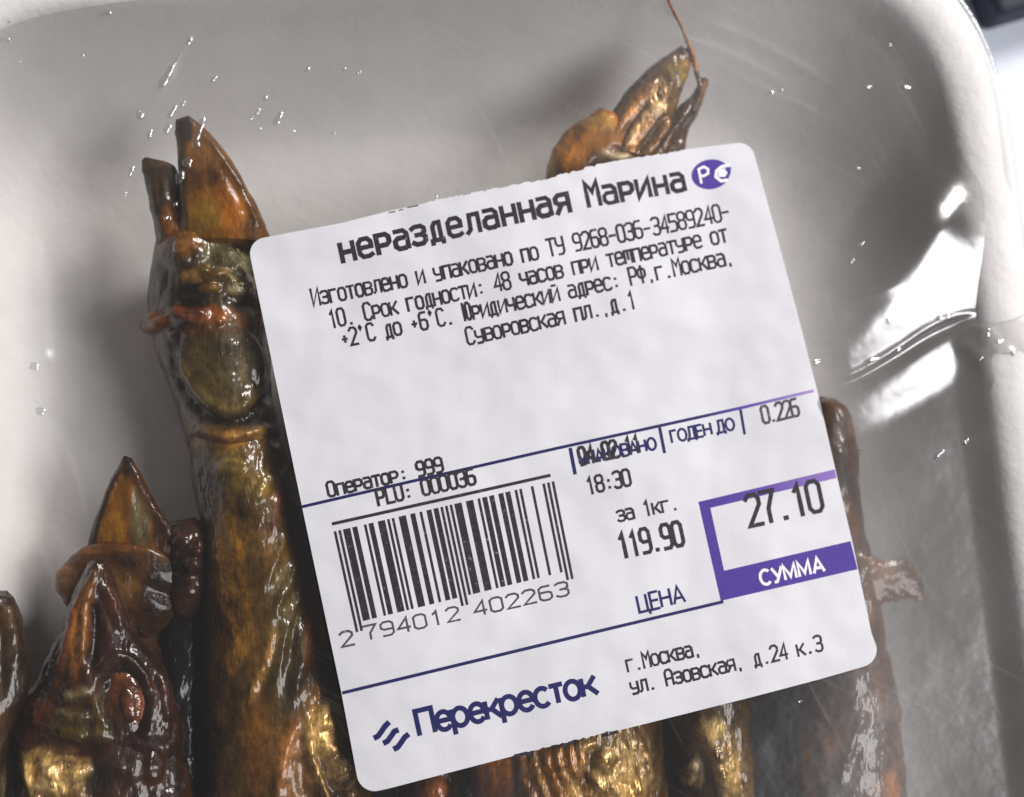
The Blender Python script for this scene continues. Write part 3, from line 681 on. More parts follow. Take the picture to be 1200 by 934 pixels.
# --- fish C: only its dark snout shows at the left edge
C_ = T("smoked_fish", "dark smoked fish cut off by the photo's left edge", "fish", (*at(-20, 800, 0)[:2], 0), GRP)
ribbon("body", C_, [(-22, 692), (-52, 720), (-66, 780), (-70, 850), (-66, 950), (-60, 1200), (-30, 1400)], [(8, 692), (24, 716), (32, 768), (34, 805), (18, 850), (6, 930), (2, 1200), (-10, 1400)],
       [11, 11, 11, 11, 9], [1.5, 2.8, 3.2, 3.4, 3.2, 2], (.028, .017, .009, .05), [(12, 740, 14, 30, (.07, .048, .024, .1)), (16, 925, 14, 30, (.3, .28, .25, .6))], ns=140, nr=90,
       sculpt=[('n', .25, .12, .2)], wob=.15, seed=27, feat=[([(6, 705), (16, 740), (20, 790)], .3, 6, None), ([(-6, 710), (2, 760), (2, 820)], -.4, 5, None)])

# --- fish D: head rises above the label's top edge
D = T("smoked_fish", "golden brown smoked fish under the label, head above its top edge", "fish", (*at(680, 560, 0)[:2], 0), GRP)
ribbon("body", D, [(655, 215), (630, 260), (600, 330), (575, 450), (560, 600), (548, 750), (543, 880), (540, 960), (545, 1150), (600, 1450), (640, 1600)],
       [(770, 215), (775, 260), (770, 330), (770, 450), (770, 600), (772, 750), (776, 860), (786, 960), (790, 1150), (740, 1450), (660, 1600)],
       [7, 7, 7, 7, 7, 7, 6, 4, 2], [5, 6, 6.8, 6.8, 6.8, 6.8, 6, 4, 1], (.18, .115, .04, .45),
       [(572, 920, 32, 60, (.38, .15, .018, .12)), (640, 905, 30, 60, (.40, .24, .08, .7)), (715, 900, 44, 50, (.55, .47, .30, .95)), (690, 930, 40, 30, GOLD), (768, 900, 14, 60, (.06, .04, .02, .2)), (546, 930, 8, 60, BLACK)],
       ns=420, nr=180, sculpt=[('n', .3, .10, .18), ('r', .05, .08, .5)], wob=.1, seed=31,
       feat=[([(606 + 13 * q, 872 - 4 * q), (610 + 15 * q, 900), (620 + 18 * q, 935), (628 + 21 * q, 985)], .45, 3.4, (.62, .42, .18, .9) if q % 2 else (.36, .19, .05, .6)) for q in range(6)]
            + [([(694, 868), (690, 895), (678, 930)], -.7, 6, (.10, .05, .02, .3)), ([(700, 880), (712, 905), (730, 950)], .4, 4, GOLD), ([(720, 862), (736, 895), (756, 945)], .5, 4, GOLD), ([(744, 860), (758, 890), (770, 930)], .4, 4, GOLD), ([(600, 885), (604, 940)], -.3, 4, BLACK)],
       mound=[(708, 890, 14, 18, 20, .5, GOLD), (704, 918, 14, 14, 0, .5, GOLD), (730, 905, 12, 14, 0, .4, GOLD), (690, 875, 9, 8, 0, .4, GOLD), (724, 928, 12, 10, 0, .5, GOLD)])
ribbon("cheek", D, [(642, 240), (640, 215), (644, 188), (656, 162), (670, 147), (688, 136), (704, 126)], [(772, 240), (768, 215), (757, 195), (748, 175), (740, 160), (730, 148), (718, 134)], [10.8, 11.5, 12.2, 12.6], [3.0, 3.0, 2.4, 1.4], (.34, .14, .02, .15),
       [(664, 175, 28, 30, (.52, .22, .025, .12)), (690, 148, 30, 12, (.50, .27, .05, .4)), (715, 196, 34, 18, (.16, .075, .035, .2)), (750, 196, 18, 9, (.45, .42, .12, .8)), (645, 205, 5, 20, (.6, .42, .18, .5))],
       MAT_MEMB, ns=110, nr=90, sculpt=[('n', .16, .15, .22), ('n', .04, .6, .9)], wob=.12, seed=33, floor=False,
       feat=[([(655, 205), (672, 175), (700, 150), (726, 130)], .35, 7, None), ([(690, 205), (708, 185), (732, 170)], -.4, 6, (.12, .05, .02, .1)), ([(700, 178), (725, 184), (745, 182)], .4, 5, (.6, .5, .36, .8))])
ribbon("upper_jaw", D, [(704, 190), (706, 158), (720, 126), (742, 98), (764, 76), (785, 62), (799, 53)], [(764, 200), (774, 174), (786, 148), (795, 124), (801, 104), (808, 84), (811, 66)], [11.5, 12.4, 13, 13.4], [2.4, 2.6, 2.0, 1.5, .8], (.21, .13, .032, .4),
       [(736, 112, 10, 40, (.07, .05, .018, .1)), (800, 66, 13, 13, (.05, .028, .014, 0)), (752, 135, 16, 30, (.40, .22, .08, .5)), (768, 122, 12, 22, (.70, .58, .36, .95)), (742, 162, 14, 20, (.46, .26, .10, .6)), (790, 90, 11, 14, (.26, .22, .05, .5))],
       ns=150, nr=110, sculpt=[('n', .12, .12, .2), ('r', .05, .12, .7)], wob=.1, seed=35, floor=False,
       feat=[([(716, 176), (730, 145), (752, 115), (776, 90)], .45, 4.5, (.42, .22, .07, .6)), ([(728, 180), (744, 152), (766, 124), (784, 102)], .45, 5, (.70, .60, .42, .95)), ([(722, 176), (738, 148), (760, 118)], -.45, 3.5, (.10, .05, .02, .2)),
             ([(745, 182), (764, 158), (784, 132)], -.5, 4, (.09, .045, .02, .2)), ([(756, 185), (775, 160), (790, 135)], .35, 4, (.30, .16, .05, .5)), ([(712, 150), (738, 108), (772, 76), (798, 58)], .3, 4, (.06, .045, .02, .1))])
ribbon("lower_jaw", D, [(742, 204), (752, 176), (772, 152), (792, 129), (808, 113), (818, 99), (821, 91)], [(800, 204), (802, 176), (808, 152), (817, 134), (825, 116), (829, 100), (829, 92)], [11, 11.4, 12, 12.4], [2.2, 2.2, 1.7, 1.2, .9], (.075, .036, .016, .1),
       [(823, 110, 7, 20, (.13, .07, .04, .1)), (772, 178, 16, 12, (.16, .09, .04, .3))], ns=100, nr=70, sculpt=[('n', .14, .2, .3)], wob=.1, seed=37, floor=False,
       feat=[([(762, 190), (786, 155), (812, 122)], .35, 4, (.10, .05, .02, .2)), ([(774, 192), (795, 165), (818, 130)], -.4, 4, None), ([(750, 190), (768, 186), (788, 190)], .4, 4, (.4, .38, .14, .8))])
tube("jaw_bone", D, [(805, 56), (812, 70), (817, 88), (821, 108), (812, 130)], 13.6, [.22, .28, .3, .35], (.07, .035, .016, .1))
tube("filament", D, [(770, -40), (784, 2), (797, 28), (805, 48), (812, 64), (816, 84)], [16.5, 15.8, 14.8, 14.2, 13.8], [.13, .16, .20, .26, .28], (.34, .16, .06, .1))

# --- fish G: between D and the pale gap
G = T("smoked_fish", "dark smoked fish with gold patches below the label's bottom edge, beside the pale gap", "fish", (*at(835, 900, 0)[:2], 0), GRP)
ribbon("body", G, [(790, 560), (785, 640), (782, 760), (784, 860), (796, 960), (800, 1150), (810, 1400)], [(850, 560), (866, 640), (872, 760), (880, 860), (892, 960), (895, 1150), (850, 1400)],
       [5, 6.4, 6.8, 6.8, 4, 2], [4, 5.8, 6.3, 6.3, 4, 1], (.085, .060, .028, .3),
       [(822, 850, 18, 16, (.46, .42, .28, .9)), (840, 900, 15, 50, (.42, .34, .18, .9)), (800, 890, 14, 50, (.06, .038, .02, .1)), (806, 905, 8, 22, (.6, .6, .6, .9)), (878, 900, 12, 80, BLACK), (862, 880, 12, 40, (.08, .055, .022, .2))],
       ns=300, nr=120, sculpt=[('n', .3, .12, .2), ('n', .08, .5, .7)], wob=.1, seed=41,
       feat=[([(812, 842), (826, 862), (834, 890), (846, 930)], .6, 7, (.55, .46, .26, .95)), ([(820, 880), (826, 910), (836, 950)], -.5, 5, (.12, .07, .03, .3)), ([(856, 840), (860, 880), (868, 940)], -.4, 6, None)],
       mound=[(808, 905, 8, 18, -10, .5, (.7, .7, .68, .95)), (838, 884, 10, 10, 0, .4, GOLD), (846, 912, 9, 14, 0, .4, (.6, .5, .3, .9))])

# --- fish E: right of the label, under film with painted glare haze
E_ = T("smoked_fish", "brown smoked fish under glare-hazed film along the label's right edge, small fin sticking out", "fish", (*at(990, 800, 0)[:2], 0), GRP)
ribbon("body", E_, [(960, 464), (944, 490), (925, 600), (920, 700), (922, 800), (922, 860), (916, 934), (905, 1050), (920, 1300), (950, 1500)],
       [(980, 468), (996, 496), (1004, 560), (1018, 650), (1034, 740), (1048, 810), (1056, 880), (1063, 950), (1075, 1050), (1060, 1300), (1000, 1500)],
       [6, 6.4, 6.6, 6.6, 6.4, 5, 2], [2, 4.6, 5.8, 6, 6, 4.6, 1], (.060, .028, .017, .0), [(1000, 900, 30, 50, (.075, .034, .02, .05)), (950, 905, 34, 80, (.085, .038, .02, .0)), (1032, 925, 12, 40, (.17, .07, .02, .05))],
       ns=260, nr=110, sculpt=[('n', .32, .10, .16), ('n', .07, .4, .6)], wob=.12, seed=43,
       feat=[([(1010, 830), (992, 870), (975, 934)], .4, 6, None), ([(1010, 640), (1016, 680), (1022, 740)], .35, 6, (.15, .09, .06, .3)), ([(955, 850), (950, 900), (960, 960)], -.4, 6, None)])
ribbon("fin", E_, [(1006, 645), (1034, 655), (1060, 656), (1080, 668)], [(1006, 716), (1034, 708), (1060, 702), (1084, 706)], [9.5, 9, 8.4], [.8, .6, .4, .2], (.15, .075, .045, 0), (), MAT_MEMB, ns=70, nr=50,
       sculpt=[('r', .12, .3, .7)], wob=.2, seed=45, floor=False, fan=1.5)

# --- fish H: small dark strip under the label's lower left corner
H = T("smoked_fish", "narrow dark smoked fish showing just below the label's bottom left corner", "fish", (*at(505, 950, 0)[:2], 0), GRP)
ribbon("body", H, [(470, 700), (462, 800), (458, 880), (462, 940), (470, 1100), (490, 1300)], [(530, 700), (538, 800), (542, 880), (545, 940), (545, 1100), (520, 1300)], [5, 5.6, 5.6, 4], [4.4, 5.0, 5.0, 3], (.012, .008, .006, 0),
       [(505, 922, 18, 26, (.24, .10, .05, .3))], ns=120, nr=80, sculpt=[('n', .3, .2, .3)], wob=.1, seed=51, mound=[(508, 924, 16, 16, 0, .8, (.26, .11, .06, .35)), (520, 940, 12, 12, 0, .5, None)])

# ------------------------------------------------------------------ the price label
def LBL(px, py):
    return at(px, py, ZL)[..., :2]
lab_outline = []
def jag(x0, y0, x1, y1, n, amp, seed):
    r = np.random.RandomState(seed); out = []
    for i in range(n + 1):
        f = i / n; out.append((x0 + (x1 - x0) * f + r.uniform(-1, 1), y0 + (y1 - y0) * f + r.uniform(-amp, amp)))
    return out
def arc(cx, cy, r, a0, a1, n=8): return [(cx + r * math.cos(math.radians(a0 + (a1 - a0) * i / n)), cy + r * math.sin(math.radians(a0 + (a1 - a0) * i / n))) for i in range(n + 1)]
# clockwise in the picture from the upper left corner
out = arc(312, 297, 19, 170, 260) + [(400, 261), (460, 246)] + [(498, 238)] + jag(502, 236, 640, 210, 46, 1.3, 3) + jag(646, 208, 700, 193, 16, 1.4, 4) + jag(706, 191, 800, 176, 26, .8, 5) + [(840, 170)]
out += arc(866, 186, 19, -100, -13) + [(957, 457), (979, 550), (999, 634), (1021, 742)] + arc(1006, 761, 21, -10, 76) + [(960, 796), (880, 817)] + jag(720, 856, 600, 886, 30, 1.2, 8) + [(520, 907), (455, 924)]
out += arc(439, 906, 21, 76, 170) + [(400, 812), (354, 594), (322, 440)]
out = np.array(out); 
# a fine grid clipped to the outline: Delaunay through bmesh triangulation of a polygon, then subdivided by slabs
import bmesh
def sheet(name, poly, lift, mat, parent, step=6.0, thick=0.0):
    """a flat shape given in photo px on the label plane, cut into small cells, draped over the shared surface"""
    bm = bmesh.new(); w = LBL(poly[:, 0], poly[:, 1])
    vs = [bm.verts.new((p[0], p[1], 0)) for p in w]; bm.faces.new(vs)
    if step:
        lo = w.min(0); hi = w.max(0)
        for ax in (0, 1):
            v = lo[ax] + step
            while v < hi[ax]:
                co = [0, 0, 0]; no = [0, 0, 0]; co[ax] = v; no[ax] = 1
                bmesh.ops.bisect_plane(bm, geom=bm.verts[:] + bm.edges[:] + bm.faces[:], plane_co=co, plane_no=no); v += step
    bmesh.ops.triangulate(bm, faces=bm.faces[:])
    if thick:
        g = bmesh.ops.extrude_face_region(bm, geom=bm.faces[:]); ext = set(v for v in g['geom'] if isinstance(v, bmesh.types.BMVert))
    else: ext = set()
    P = np.array([v.co[:2] for v in bm.verts]); z = base_height(P)
    for v, zz in zip(bm.verts, z): v.co.z = zz + lift + (thick if v in ext else 0)
    bmesh.ops.recalc_face_normals(bm, faces=bm.faces[:])
    for v in bm.verts: v.co *= S
    me = bpy.data.meshes.new(name); bm.to_mesh(me); bm.free()
    me.materials.append(mat); o = bpy.data.objects.new(name, me); COL.objects.link(o)
    if parent is not None: o.parent = parent; o.matrix_parent_inverse = parent_matrix(parent).inverted()
    return o
LB = T("price_label", "white supermarket price label with barcode and violet price frame stuck on the film", "price label", (LCX, LCY, ZL))
sheet("paper", out, .10, MAT_PAPER, LB, 2.5, .10)
TOP = .20
_lift = [TOP + .03]
# ---- stroke lettering (thermal printer) ------------------------------------------------
CAPSY = """
И|0,7 0,0 4,7 4,0
С|4,6 3,7 1,7 0,6 0,1 1,0 3,0 4,1
Ю|0,7 0,0;0,3.5 1.5,3.5;3,7 4,6 4,1 3,0 2.2,0 1.5,1 1.5,6 2.2,7 3,7
Р|0,0 0,7 3,7 4,6 4,4.2 3,3.2 0,3.2
Ф|2,0 2,7;1,5.8 3,5.8 4,5 4,3 3,2.2 1,2.2 0,3 0,5 1,5.8
М|0,0 0,7 2,4 4,7 4,0
Т|0,7 4,7;2,7 2,0
У|0,7 0,4.4 1,3.5 4,3.5;4,7 4,1 3,0 .8,0
О|1,0 3,0 4,1 4,6 3,7 1,7 0,6 0,1 1,0
А|0,0 0,5.8 1,7 3,7 4,5.8 4,0;0,3 4,3
а|.3,5 3,5 4,4 4,0;4,3 1,3 0,2.2 0,.8 1,0 3,0 4,.7
в|0,0 0,5 3,5 4,4.3 4,3.3 3,2.6 0,2.6;3,2.6 4,1.9 4,.8 3,0 0,0
г|0,0 0,5 3.6,5
д|.3,-.9 .3,0 3.7,0 3.7,-.9;1,0 1,4 1.8,5 3.2,5 3.2,0
е|4,.4 3,0 1,0 0,1 0,4 1,5 3,5 4,4 4,2.6 0,2.6
з|0,4.5 1,5 3,5 4,4.3 4,3.3 3,2.6 1.2,2.6;3,2.6 4,1.9 4,.8 3,0 1,0 0,.6
и|0,5 0,0 4,5 4,0
й|0,5 0,0 4,5 4,0;1,6.4 3,6.4
к|0,5 0,0;4,5 1.4,2.6 0,2.6;1.4,2.6 4,0
л|0,0 1,.8 1.3,5 4,5 4,0
м|0,0 0,5 1.6,5 2,4.2 2,1.5;2,4.2 2.4,5 4,5 4,0
н|0,0 0,5;4,0 4,5;0,2.5 4,2.5
о|1,0 3,0 4,1 4,4 3,5 1,5 0,4 0,1 1,0
п|0,0 0,5 4,5 4,0
р|0,0 0,5 3,5 4,4.2 4,2.8 3,2 0,2
с|4,4.4 3,5 1,5 0,4 0,1 1,0 3,0 4,.6
т|0,5 4,5;2,5 2,0
у|0,5 0,3 1,2.2 4,2.2;4,5 4,.6 3.2,-.2 .6,-.2
ч|0,5 0,3 1,2.2 4,2.2;4,5 4,0
я|4,0 4,5 1,5 0,4.2 0,3.1 1,2.4 4,2.4;1.8,2.4 0,0
P|0,0 0,7 3,7 4,6 4,4.2 3,3.2 0,3.2
L|0,7 0,0 4,0
U|0,7 0,1 1,0 3,0 4,1 4,7
0|1,0 3,0 4,1 4,6 3,7 1,7 0,6 0,1 1,0
1|1,5.6 2.2,7 2.2,0
2|0,6 1,7 3,7 4,6 4,4.6 0,0 4,0
3|0,6.4 1,7 3,7 4,6.2 4,4.4 3,3.6 1.4,3.6;3,3.6 4,2.8 4,.9 3,0 1,0 0,.7
4|3.2,0 3.2,7 0,2 4,2
5|4,7 0,7 0,4 3,4 4,3.2 4,1 3,0 0,0
6|3.6,7 1,7 0,6 0,1 1,0 3,0 4,1 4,3.2 3,4 0,4
7|0,7 4,7 1.8,3 1.8,0
8|1,3.7 0,4.6 0,6.2 1,7 3,7 4,6.2 4,4.6 3,3.7 1,3.7 0,2.8 0,.9 1,0 3,0 4,.9 4,2.8 3,3.7
9|.4,0 3,0 4,1 4,6 3,7 1,7 0,6 0,4 1,3.2 4,3.2
.|1.6,.2 2.2,.2
,|1.8,.3 1.8,-.7
:|1.8,1 2.3,1;1.8,4 2.3,4
-|.4,3.2 3.6,3.2
+|.8,3 3.2,3;2,1.8 2,4.2
°|1.4,5.6 2,6.3 1.4,6.9 .9,6.3 1.4,5.6
"""
GL = {}
for ln in CAPSY.strip().split("\n"):
    k, v = ln.split("|", 1); GL[k] = [np.array([tuple(float(c) for c in q.split(",")) for q in s.split()]) for s in v.split(";")]
def bez(*a): return a
def arcp(cx, cy, rx, ry, a0, a1, n=14): return [(cx + rx * math.cos(math.radians(a0 + (a1 - a0) * i / n)), cy + ry * math.sin(math.radians(a0 + (a1 - a0) * i / n))) for i in range(n + 1)]
# sans-serif capitals and lowercase for the pre-printed words: (width, strokes)
SG = {
 'П': (5.2, [[(0, 0), (0, 7), (4.4, 7), (4.4, 0)]]),
 'е': (4.6, [[(.1, 2.7), (4.0, 2.7)] + arcp(2.1, 2.6, 2.0, 2.55, 0, 325, 26)]),
 'р': (4.8, [[(0, -2), (0, 5.2)], arcp(2.1, 2.6, 2.05, 2.5, 178, -178, 26)]),
 'к': (4.4, [[(0, 0), (0, 5.2)], [(.2, 2.6), (1.6, 2.7), (3.8, 5.2)], [(1.6, 2.7), (4.0, 0)]]),
 'с': (4.3, [arcp(2.1, 2.6, 2.05, 2.55, 42, 318, 24)]),
 'т': (4.2, [[(0, 5.1), (3.8, 5.1)], [(1.9, 5.1), (1.9, 0)]]),
 'о': (4.8, [arcp(2.1, 2.6, 2.05, 2.55, 90, 450, 28)]),
 'С': (6.1, [arcp(2.6, 3.5, 2.6, 3.5, 45, 315, 26)]),
 'У': (5.8, [[(0, 7), (2.5, 2.4)], [(5, 7), (2.4, 1.4), (1.6, .1), (.3, .1)]]),
 'М': (7.1, [[(0, 0), (0, 7), (2.7, 1.2), (5.4, 7), (5.4, 0)]]),
 'А': (6.1, [[(0, 0), (2.6, 7), (5.2, 0)], [(.9, 2.2), (4.3, 2.2)]]),
 'Ц': (6.1, [[(0, 7), (0, .1), (4.9, .1), (4.9, -1.5)], [(4.2, .1), (4.2, 7)]]),
 'Е': (4.9, [[(4.0, 0), (0, 0), (0, 7), (4.0, 7)], [(0, 3.6), (3.7, 3.6)]]),
 'Н': (5.9, [[(0, 0), (0, 7)], [(4.6, 0), (4.6, 7)], [(0, 3.6), (4.6, 3.6)]]),
 'К': (5.2, [[(0, 0), (0, 7)], [(.2, 3.4), (1.6, 3.6), (4.4, 7)], [(1.6, 3.6), (4.6, 0)]]),
 'О': (6.2, [arcp(2.7, 3.5, 2.65, 3.45, 90, 450, 30)]),
 'В': (5.4, [[(0, 0), (0, 7), (2.8, 7)] + arcp(2.8, 5.3, 1.5, 1.7, 90, -90, 10) + [(0, 3.6)], [(2.8, 3.6)] + arcp(2.8, 1.8, 1.8, 1.8, 90, -90, 10) + [(0, 0)]]),
 'Г': (4.6, [[(0, 0), (0, 7), (3.8, 7)]]),
 'Д': (5.8, [[(-.2, -1.4), (-.2, 0), (5, 0), (5, -1.4)], [(.6, 0), (1.3, 3), (1.4, 7), (4.3, 7), (4.3, 0)]]),
 ' ': (2.6, []),
}
class Ink:
    def __init__(s): s.V = []; s.F = []
    def stroke(s, pts, th, lift, cap=.35, dense=True):
        """pts in photo px -> mitred flat ribbon"""
        W = LBL(np.array([p[0] for p in pts]), np.array([p[1] for p in pts])); n = len(W)
        k = [0] + [i for i in range(1, n) if np.linalg.norm(W[i] - W[i - 1]) > 1e-4]; W = W[k]; n = len(W)
        if n < 2: return
        closed = np.linalg.norm(W[0] - W[-1]) < 1e-3
        if not dense: pass
        elif n > 1 and np.linalg.norm(W[1:] - W[:-1], axis=1).max() > 1.5:
            Q = [W[0]]
            for a_, b_ in zip(W[:-1], W[1:]):
                m_ = max(1, int(np.linalg.norm(b_ - a_) / 1.2)); Q += [a_ + (b_ - a_) * (i_ + 1) / m_ for i_ in range(m_)]
            W = np.array(Q); n = len(W)
        D = W[1:] - W[:-1]; D /= np.linalg.norm(D, axis=1)[:, None]
        if not closed: W[0] -= D[0] * th * cap; W[-1] += D[-1] * th * cap
        b = len(s.V)
        for i in range(n):
            if closed: d0, d1 = D[(i - 1) % (n - 1)], D[i % (n - 1)]
            else: d0 = D[max(i - 1, 0)]; d1 = D[min(i, n - 2)]
            nn = np.array([-(d0[1] + d1[1]), d0[0] + d1[0]]); q = np.linalg.norm(nn)
            if q < .2: nn = np.array([-d1[1], d1[0]]); q = 1
            nn = nn / q; c = max(.45, abs(nn @ np.array([-d1[1], d1[0]])))
            o = nn * (th / 2 / c); s.V += [(*(W[i] + o), lift), (*(W[i] - o), lift)]
        for i in range(n - 1): a = b + 2 * i; s.F.append((a, a + 1, a + 3, a + 2))
    def quad(s, pts, lift, nx=1, ny=1):
        """four photo px corners in order"""
        p = np.array(pts, float); b = len(s.V)
        for j in range(ny + 1):
            for i in range(nx + 1):
                u, v = i / nx, j / ny; q = (p[0] * (1 - u) + p[1] * u) * (1 - v) + (p[3] * (1 - u) + p[2] * u) * v
                w = LBL(q[0], q[1]); s.V.append((w[0], w[1], lift))
        for j in range(ny):
            for i in range(nx):
                a = b + j * (nx + 1) + i; s.F.append((a, a + nx + 1, a + nx + 2, a + 1))
    def build(s, name, mat, parent=None):
        V = np.array(s.V); V[:, 2] += base_height(V[:, :2]) - 0
        fa = []
        for f in s.F:    # all ink faces look up
            p = V[list(f)]; a = sum(p[i][0] * p[(i + 1) % len(f)][1] - p[(i + 1) % len(f)][0] * p[i][1] for i in range(len(f)))
            fa.append(f if a > 0 else f[::-1])
        return mesh_obj(name, V, fa, mat, parent or LB, smooth=False)
UP = np.array([-.212, -.977])
def printer(name, text, p0, p1, cap, th, mat=None, up=UP, wid=.78, base=TOP, capu=7.0, track=None):
    """printer text: p0 left foot of the first glyph, p1 right foot of the last, cap = capital height in px"""
    k = Ink(); p0 = np.array(p0, float); p1 = np.array(p1, float); n = len(text); d = p1 - p0
    adv = d / (n - (1 - wid)); gx = adv * wid / 4.0; gy = up * cap / capu
    r = np.random.RandomState(len(text) * 7 + int(p0[0]))
    for i, ch in enumerate(text):
        if ch == ' ': continue
        o = p0 + adv * i + r.uniform(-.35, .35, 2) * cap / 25
        for s_i, s_ in enumerate(GL[ch]):
            pts = [o + gx * x + gy * y for x, y in s_]
            k.stroke(pts, th * .112 * r.uniform(.92, 1.1), base + .02 + .0025 * s_i)
    return k.build(name, mat or INK_BLACK)
def sans(name, text, p0, p1, cap, th, mat, up=UP, base=TOP):
    k = Ink(); tot = sum(SG[c][0] for c in text[:-1]) + SG[text[-1]][0] - .7; p0 = np.array(p0, float); gx = (np.array(p1, float) - p0) / tot; gy = up * cap / 7.0
    x0 = 0
    for ch in text:
        for s_i, s_ in enumerate(SG[ch][1]):
            k.stroke([p0 + gx * (x0 + x) + gy * y for x, y in s_], th * .12, base + .02 + .0025 * s_i, .0)
        x0 += SG[ch][0]
    return k.build(name, mat)

t_ = [printer("title_text", "неразделанная", (402, 306), (668, 247), 29, 4.8, wid=.68),
      printer("title_text", "Марина", (690, 242), (803, 222), 28, 4.4, wid=.68),
      printer("info_text", "Изготовлено и упаковано по ТУ 9268-036-34589240-", (368, 358), (856, 257), 20, 2.5),
      printer("info_text", "10. Срок годности: 48 часов при температуре от", (388, 384), (853, 283), 20, 2.5),
      printer("info_text", "+2°С до +6°С. Юридический адрес: РФ,г.Москва,", (402, 406), (860, 309), 20, 2.5),
      printer("info_text", "Суворовская пл.,д.1", (549, 404), (746, 361), 20, 2.5),
      printer("operator_text", "Оператор: 999", (386, 582), (520, 552), 17, 2.5, base=TOP + .03),
      printer("code_text", "PLU: 000036", (444, 592), (558, 567), 18, 2.6, base=TOP + .03),
      printer("date_text", "04.02.11", (681, 545), (752, 529), 20, 3.0, base=TOP + .03),
      printer("time_text", "18:30", (690, 579), (740, 568), 19, 2.7),
      printer("weight_text", "0.226", (895, 496), (937, 487), 20, 2.6, INK_GREY, wid=.9),
      printer("unit_text", "за 1кг.", (725, 611), (796, 596), 17, 2.5),
      printer("unit_price_text", "119.90", (729, 654), (802, 638), 28, 4.0, wid=.8),
      printer("total_price_text", "27.10", (880, 616), (966, 598), 36, 4.3, wid=.82, base=TOP + .03),
      printer("address_text", "г.Москва,", (736, 787), (822, 767), 18, 2.4),
      printer("address_text", "ул. Азовская, д.24 к.3", (741, 813), (964, 762), 18, 2.4)]
sans("brand_text", "Перекресток", (492, 862), (700, 813), 29, 4.6, INK_NAVY)
sans("packed_text", "УПАКОВАНО", (680, 546), (770, 526), 14, 2.4, INK_NAVY)
sans("best_before_text", "ГОДЕН ДО", (788, 519), (862, 503), 14, 2.3, INK_NAVY)
sans("price_caption", "ЦЕНА", (750, 718), (804, 705), 20, 2.5, INK_NAVY)
# rules
k = Ink(); k.stroke([(353, 594), (500, 560), (650, 526), (773, 499), (868, 478), (953, 458)], .34, TOP + .02, 0); k.build("divider_rule", INK_GLARE_NAVY)
k = Ink(); k.stroke([(401, 812), (550, 776), (700, 740), (848, 705)], .36, TOP + .02, 0); k.build("divider_rule", INK_NAVY)
k = Ink(); k.stroke([(389, 614), (470, 596), (560, 576), (645, 557)], .36, TOP + .02, 0); k.build("barcode_cap_line", INK_BLACK)
for a, b, w in (((668, 525), (674, 556), .42), ((773, 501), (779, 531), .36), ((868, 480), (873, 509), .32)):
    k = Ink(); k.stroke([a, b], w, TOP + .017, 0); k.build("field_tick", INK_NAVY)
# violet price frame (one closed shape of four bars) and white inner caption
k = Ink()
k.quad([(819, 588), (978, 550), (980.5, 560), (833, 595)], TOP + .02, 14, 1); k.build("frame_top_bar", INK_GLARE_VIOLET)
k = Ink(); k.quad([(819, 588), (833, 595), (849, 669), (845, 704)], TOP + .022, 1, 6)
k.quad([(848, 669), (997, 634), (1005, 667), (845, 704)], TOP + .024, 14, 2); k.build("frame_bottom_bar", INK_VIOLET)
sans("total_caption", "СУММА", (893, 686), (967, 669), 17, 2.7, INK_WHITE, base=TOP + .02)
# barcode (EAN-13)
code = "2794012402263"
Lc = "0001101 0011001 0010011 0111101 0100011 0110001 0101111 0111011 0110111 0001011".split()
Gc = [''.join('1' if b == '0' else '0' for b in c)[::-1] for c in Lc]; Rc_ = [''.join('1' if b == '0' else '0' for b in c) for c in Lc]
par = {"2": "LLGGLG"}[code[0]]
bits = "101" + ''.join((Lc if q == 'L' else Gc)[int(c)] for c, q in zip(code[1:7], par)) + "01010" + ''.join(Rc_[int(c)] for c in code[7:]) + "101"
q0, q1, q2, q3 = (np.array(v, float) for v in ((391, 623), (649, 564), (672, 678), (417, 741)))
k = Ink(); i = 0
while i < 95:
    if bits[i] == '1':
        j = i
        while j < 95 and bits[j] == '1': j += 1
        guard = i < 3 or i >= 92 or 45 <= i < 50
        f = 1.0 if guard else .91
        u0, u1 = (i + .02) / 95, (j + .12) / 95
        a = q0 + (q1 - q0) * u0; b = q0 + (q1 - q0) * u1; c = q3 + (q2 - q3) * u1; d = q3 + (q2 - q3) * u0
        k.quad([a, b, b + (c - b) * f, a + (d - a) * f], TOP + .02, 1, 6); i = j
    else: i += 1
k.build("barcode", INK_BLACK)
printer("barcode_digits", "2", (401, 758), (415, 755), 17, 2.1, INK_GREY, wid=.95)
printer("barcode_digits", "794012", (429, 750), (539, 726), 16, 2.1, INK_GREY, wid=.72)
printer("barcode_digits", "402263", (557, 722), (667, 697), 16, 2.1, INK_GREY, wid=.72)
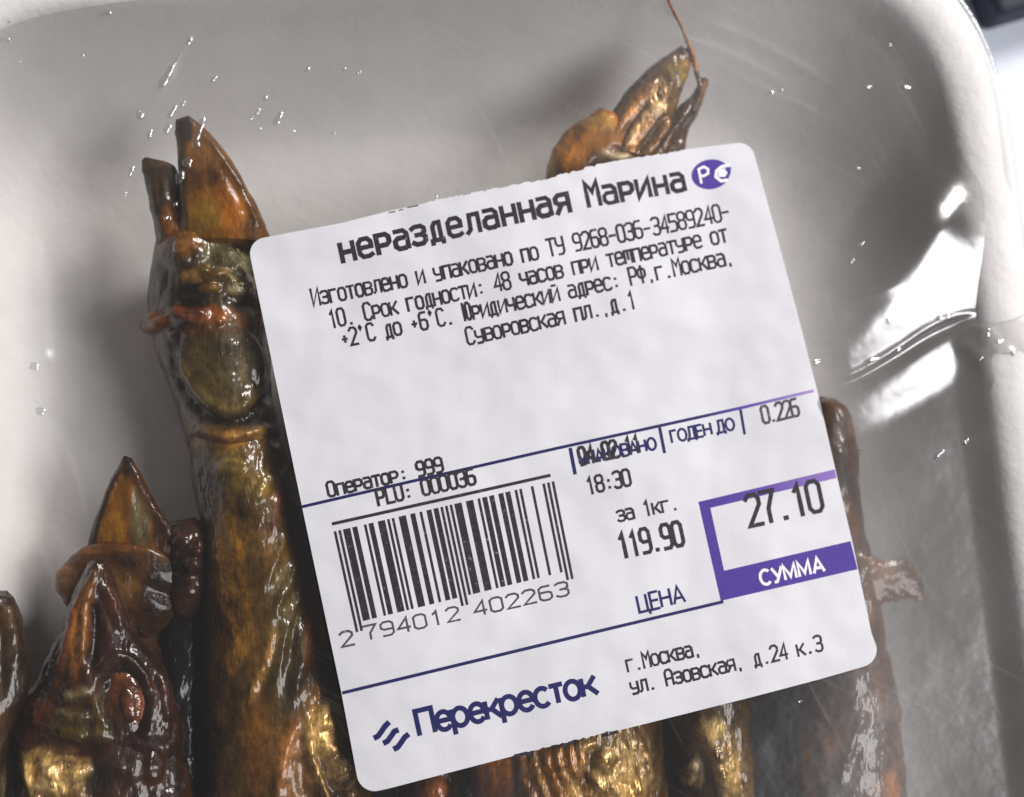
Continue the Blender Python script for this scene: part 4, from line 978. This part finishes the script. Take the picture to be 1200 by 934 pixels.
# brand stripes
k = Ink()
for x0, y0, x1, y1 in ((438, 865, 456, 846), (449, 871, 467, 855), (461, 878, 479, 860)):
    k.stroke([(x0, y0), (x0 + 5, y0 - 2.5), (x0 + 9, y0 - 8), (x0 + 13, y0 - 14), (x1, y1)], .62, TOP + .02, 0)
k.build("brand_emblem", INK_NAVY)
# certification mark
def disc(k, cx, cy, rx, ry, lift, rot=-12, n=40, a0=0, a1=360):
    b = len(k.V); w = LBL(cx, cy); k.V.append((w[0], w[1], lift)); r = math.radians(rot)
    for i in range(n + 1):
        t = math.radians(a0 + (a1 - a0) * i / n); u, v = rx * math.cos(t), ry * math.sin(t)
        w = LBL(cx + u * math.cos(r) - v * math.sin(r), cy + u * math.sin(r) + v * math.cos(r)); k.V.append((w[0], w[1], lift))
    for i in range(n): k.F.append((b, b + 1 + i, b + 2 + i))
k = Ink(); disc(k, 833, 204, 22.5, 17.5, TOP + .02, -10, a0=-30, a1=330); cm = k.build("certification_mark", INK_NAVY)
cm.data.materials[0] = INK_VIOLET
k = Ink()
k.stroke([(822, 214), (819, 198), (825, 195), (830, 198), (830, 203), (825, 206), (821, 206)], .28, TOP + .024)
k.stroke([(855, 193), (846, 195), (840, 200), (839, 207), (845, 212), (852, 211)], .34, TOP + .026)
k.quad([(842, 198), (856, 196), (850, 207), (842, 207)], TOP + .028); k.build("certification_letters", INK_WHITE)
k = Ink(); k.quad([(849, 198), (856, 205), (857, 196), (856, 195)], TOP + .032); k.build("certification_arrow", INK_VIOLET)
# remnants of cut-off print at the label's edges
k = Ink()
for x, y, ln in ((604, 886, 13), (618, 884, 6), (660, 873.5, 4), (668, 871, 3), (706, 862, 6), (716, 859.5, 7)):
    k.stroke([(x, y), (x + ln, y - ln * .24)], .38, TOP + .02)
for x, y, ln in ((456, 249, 7), (468, 246, 4), (478, 243, 12)):
    k.stroke([(x, y), (x + ln, y - ln * .2)], .12, TOP + .02)
tag(k.build("cut_print", INK_BLACK), kind='stuff')
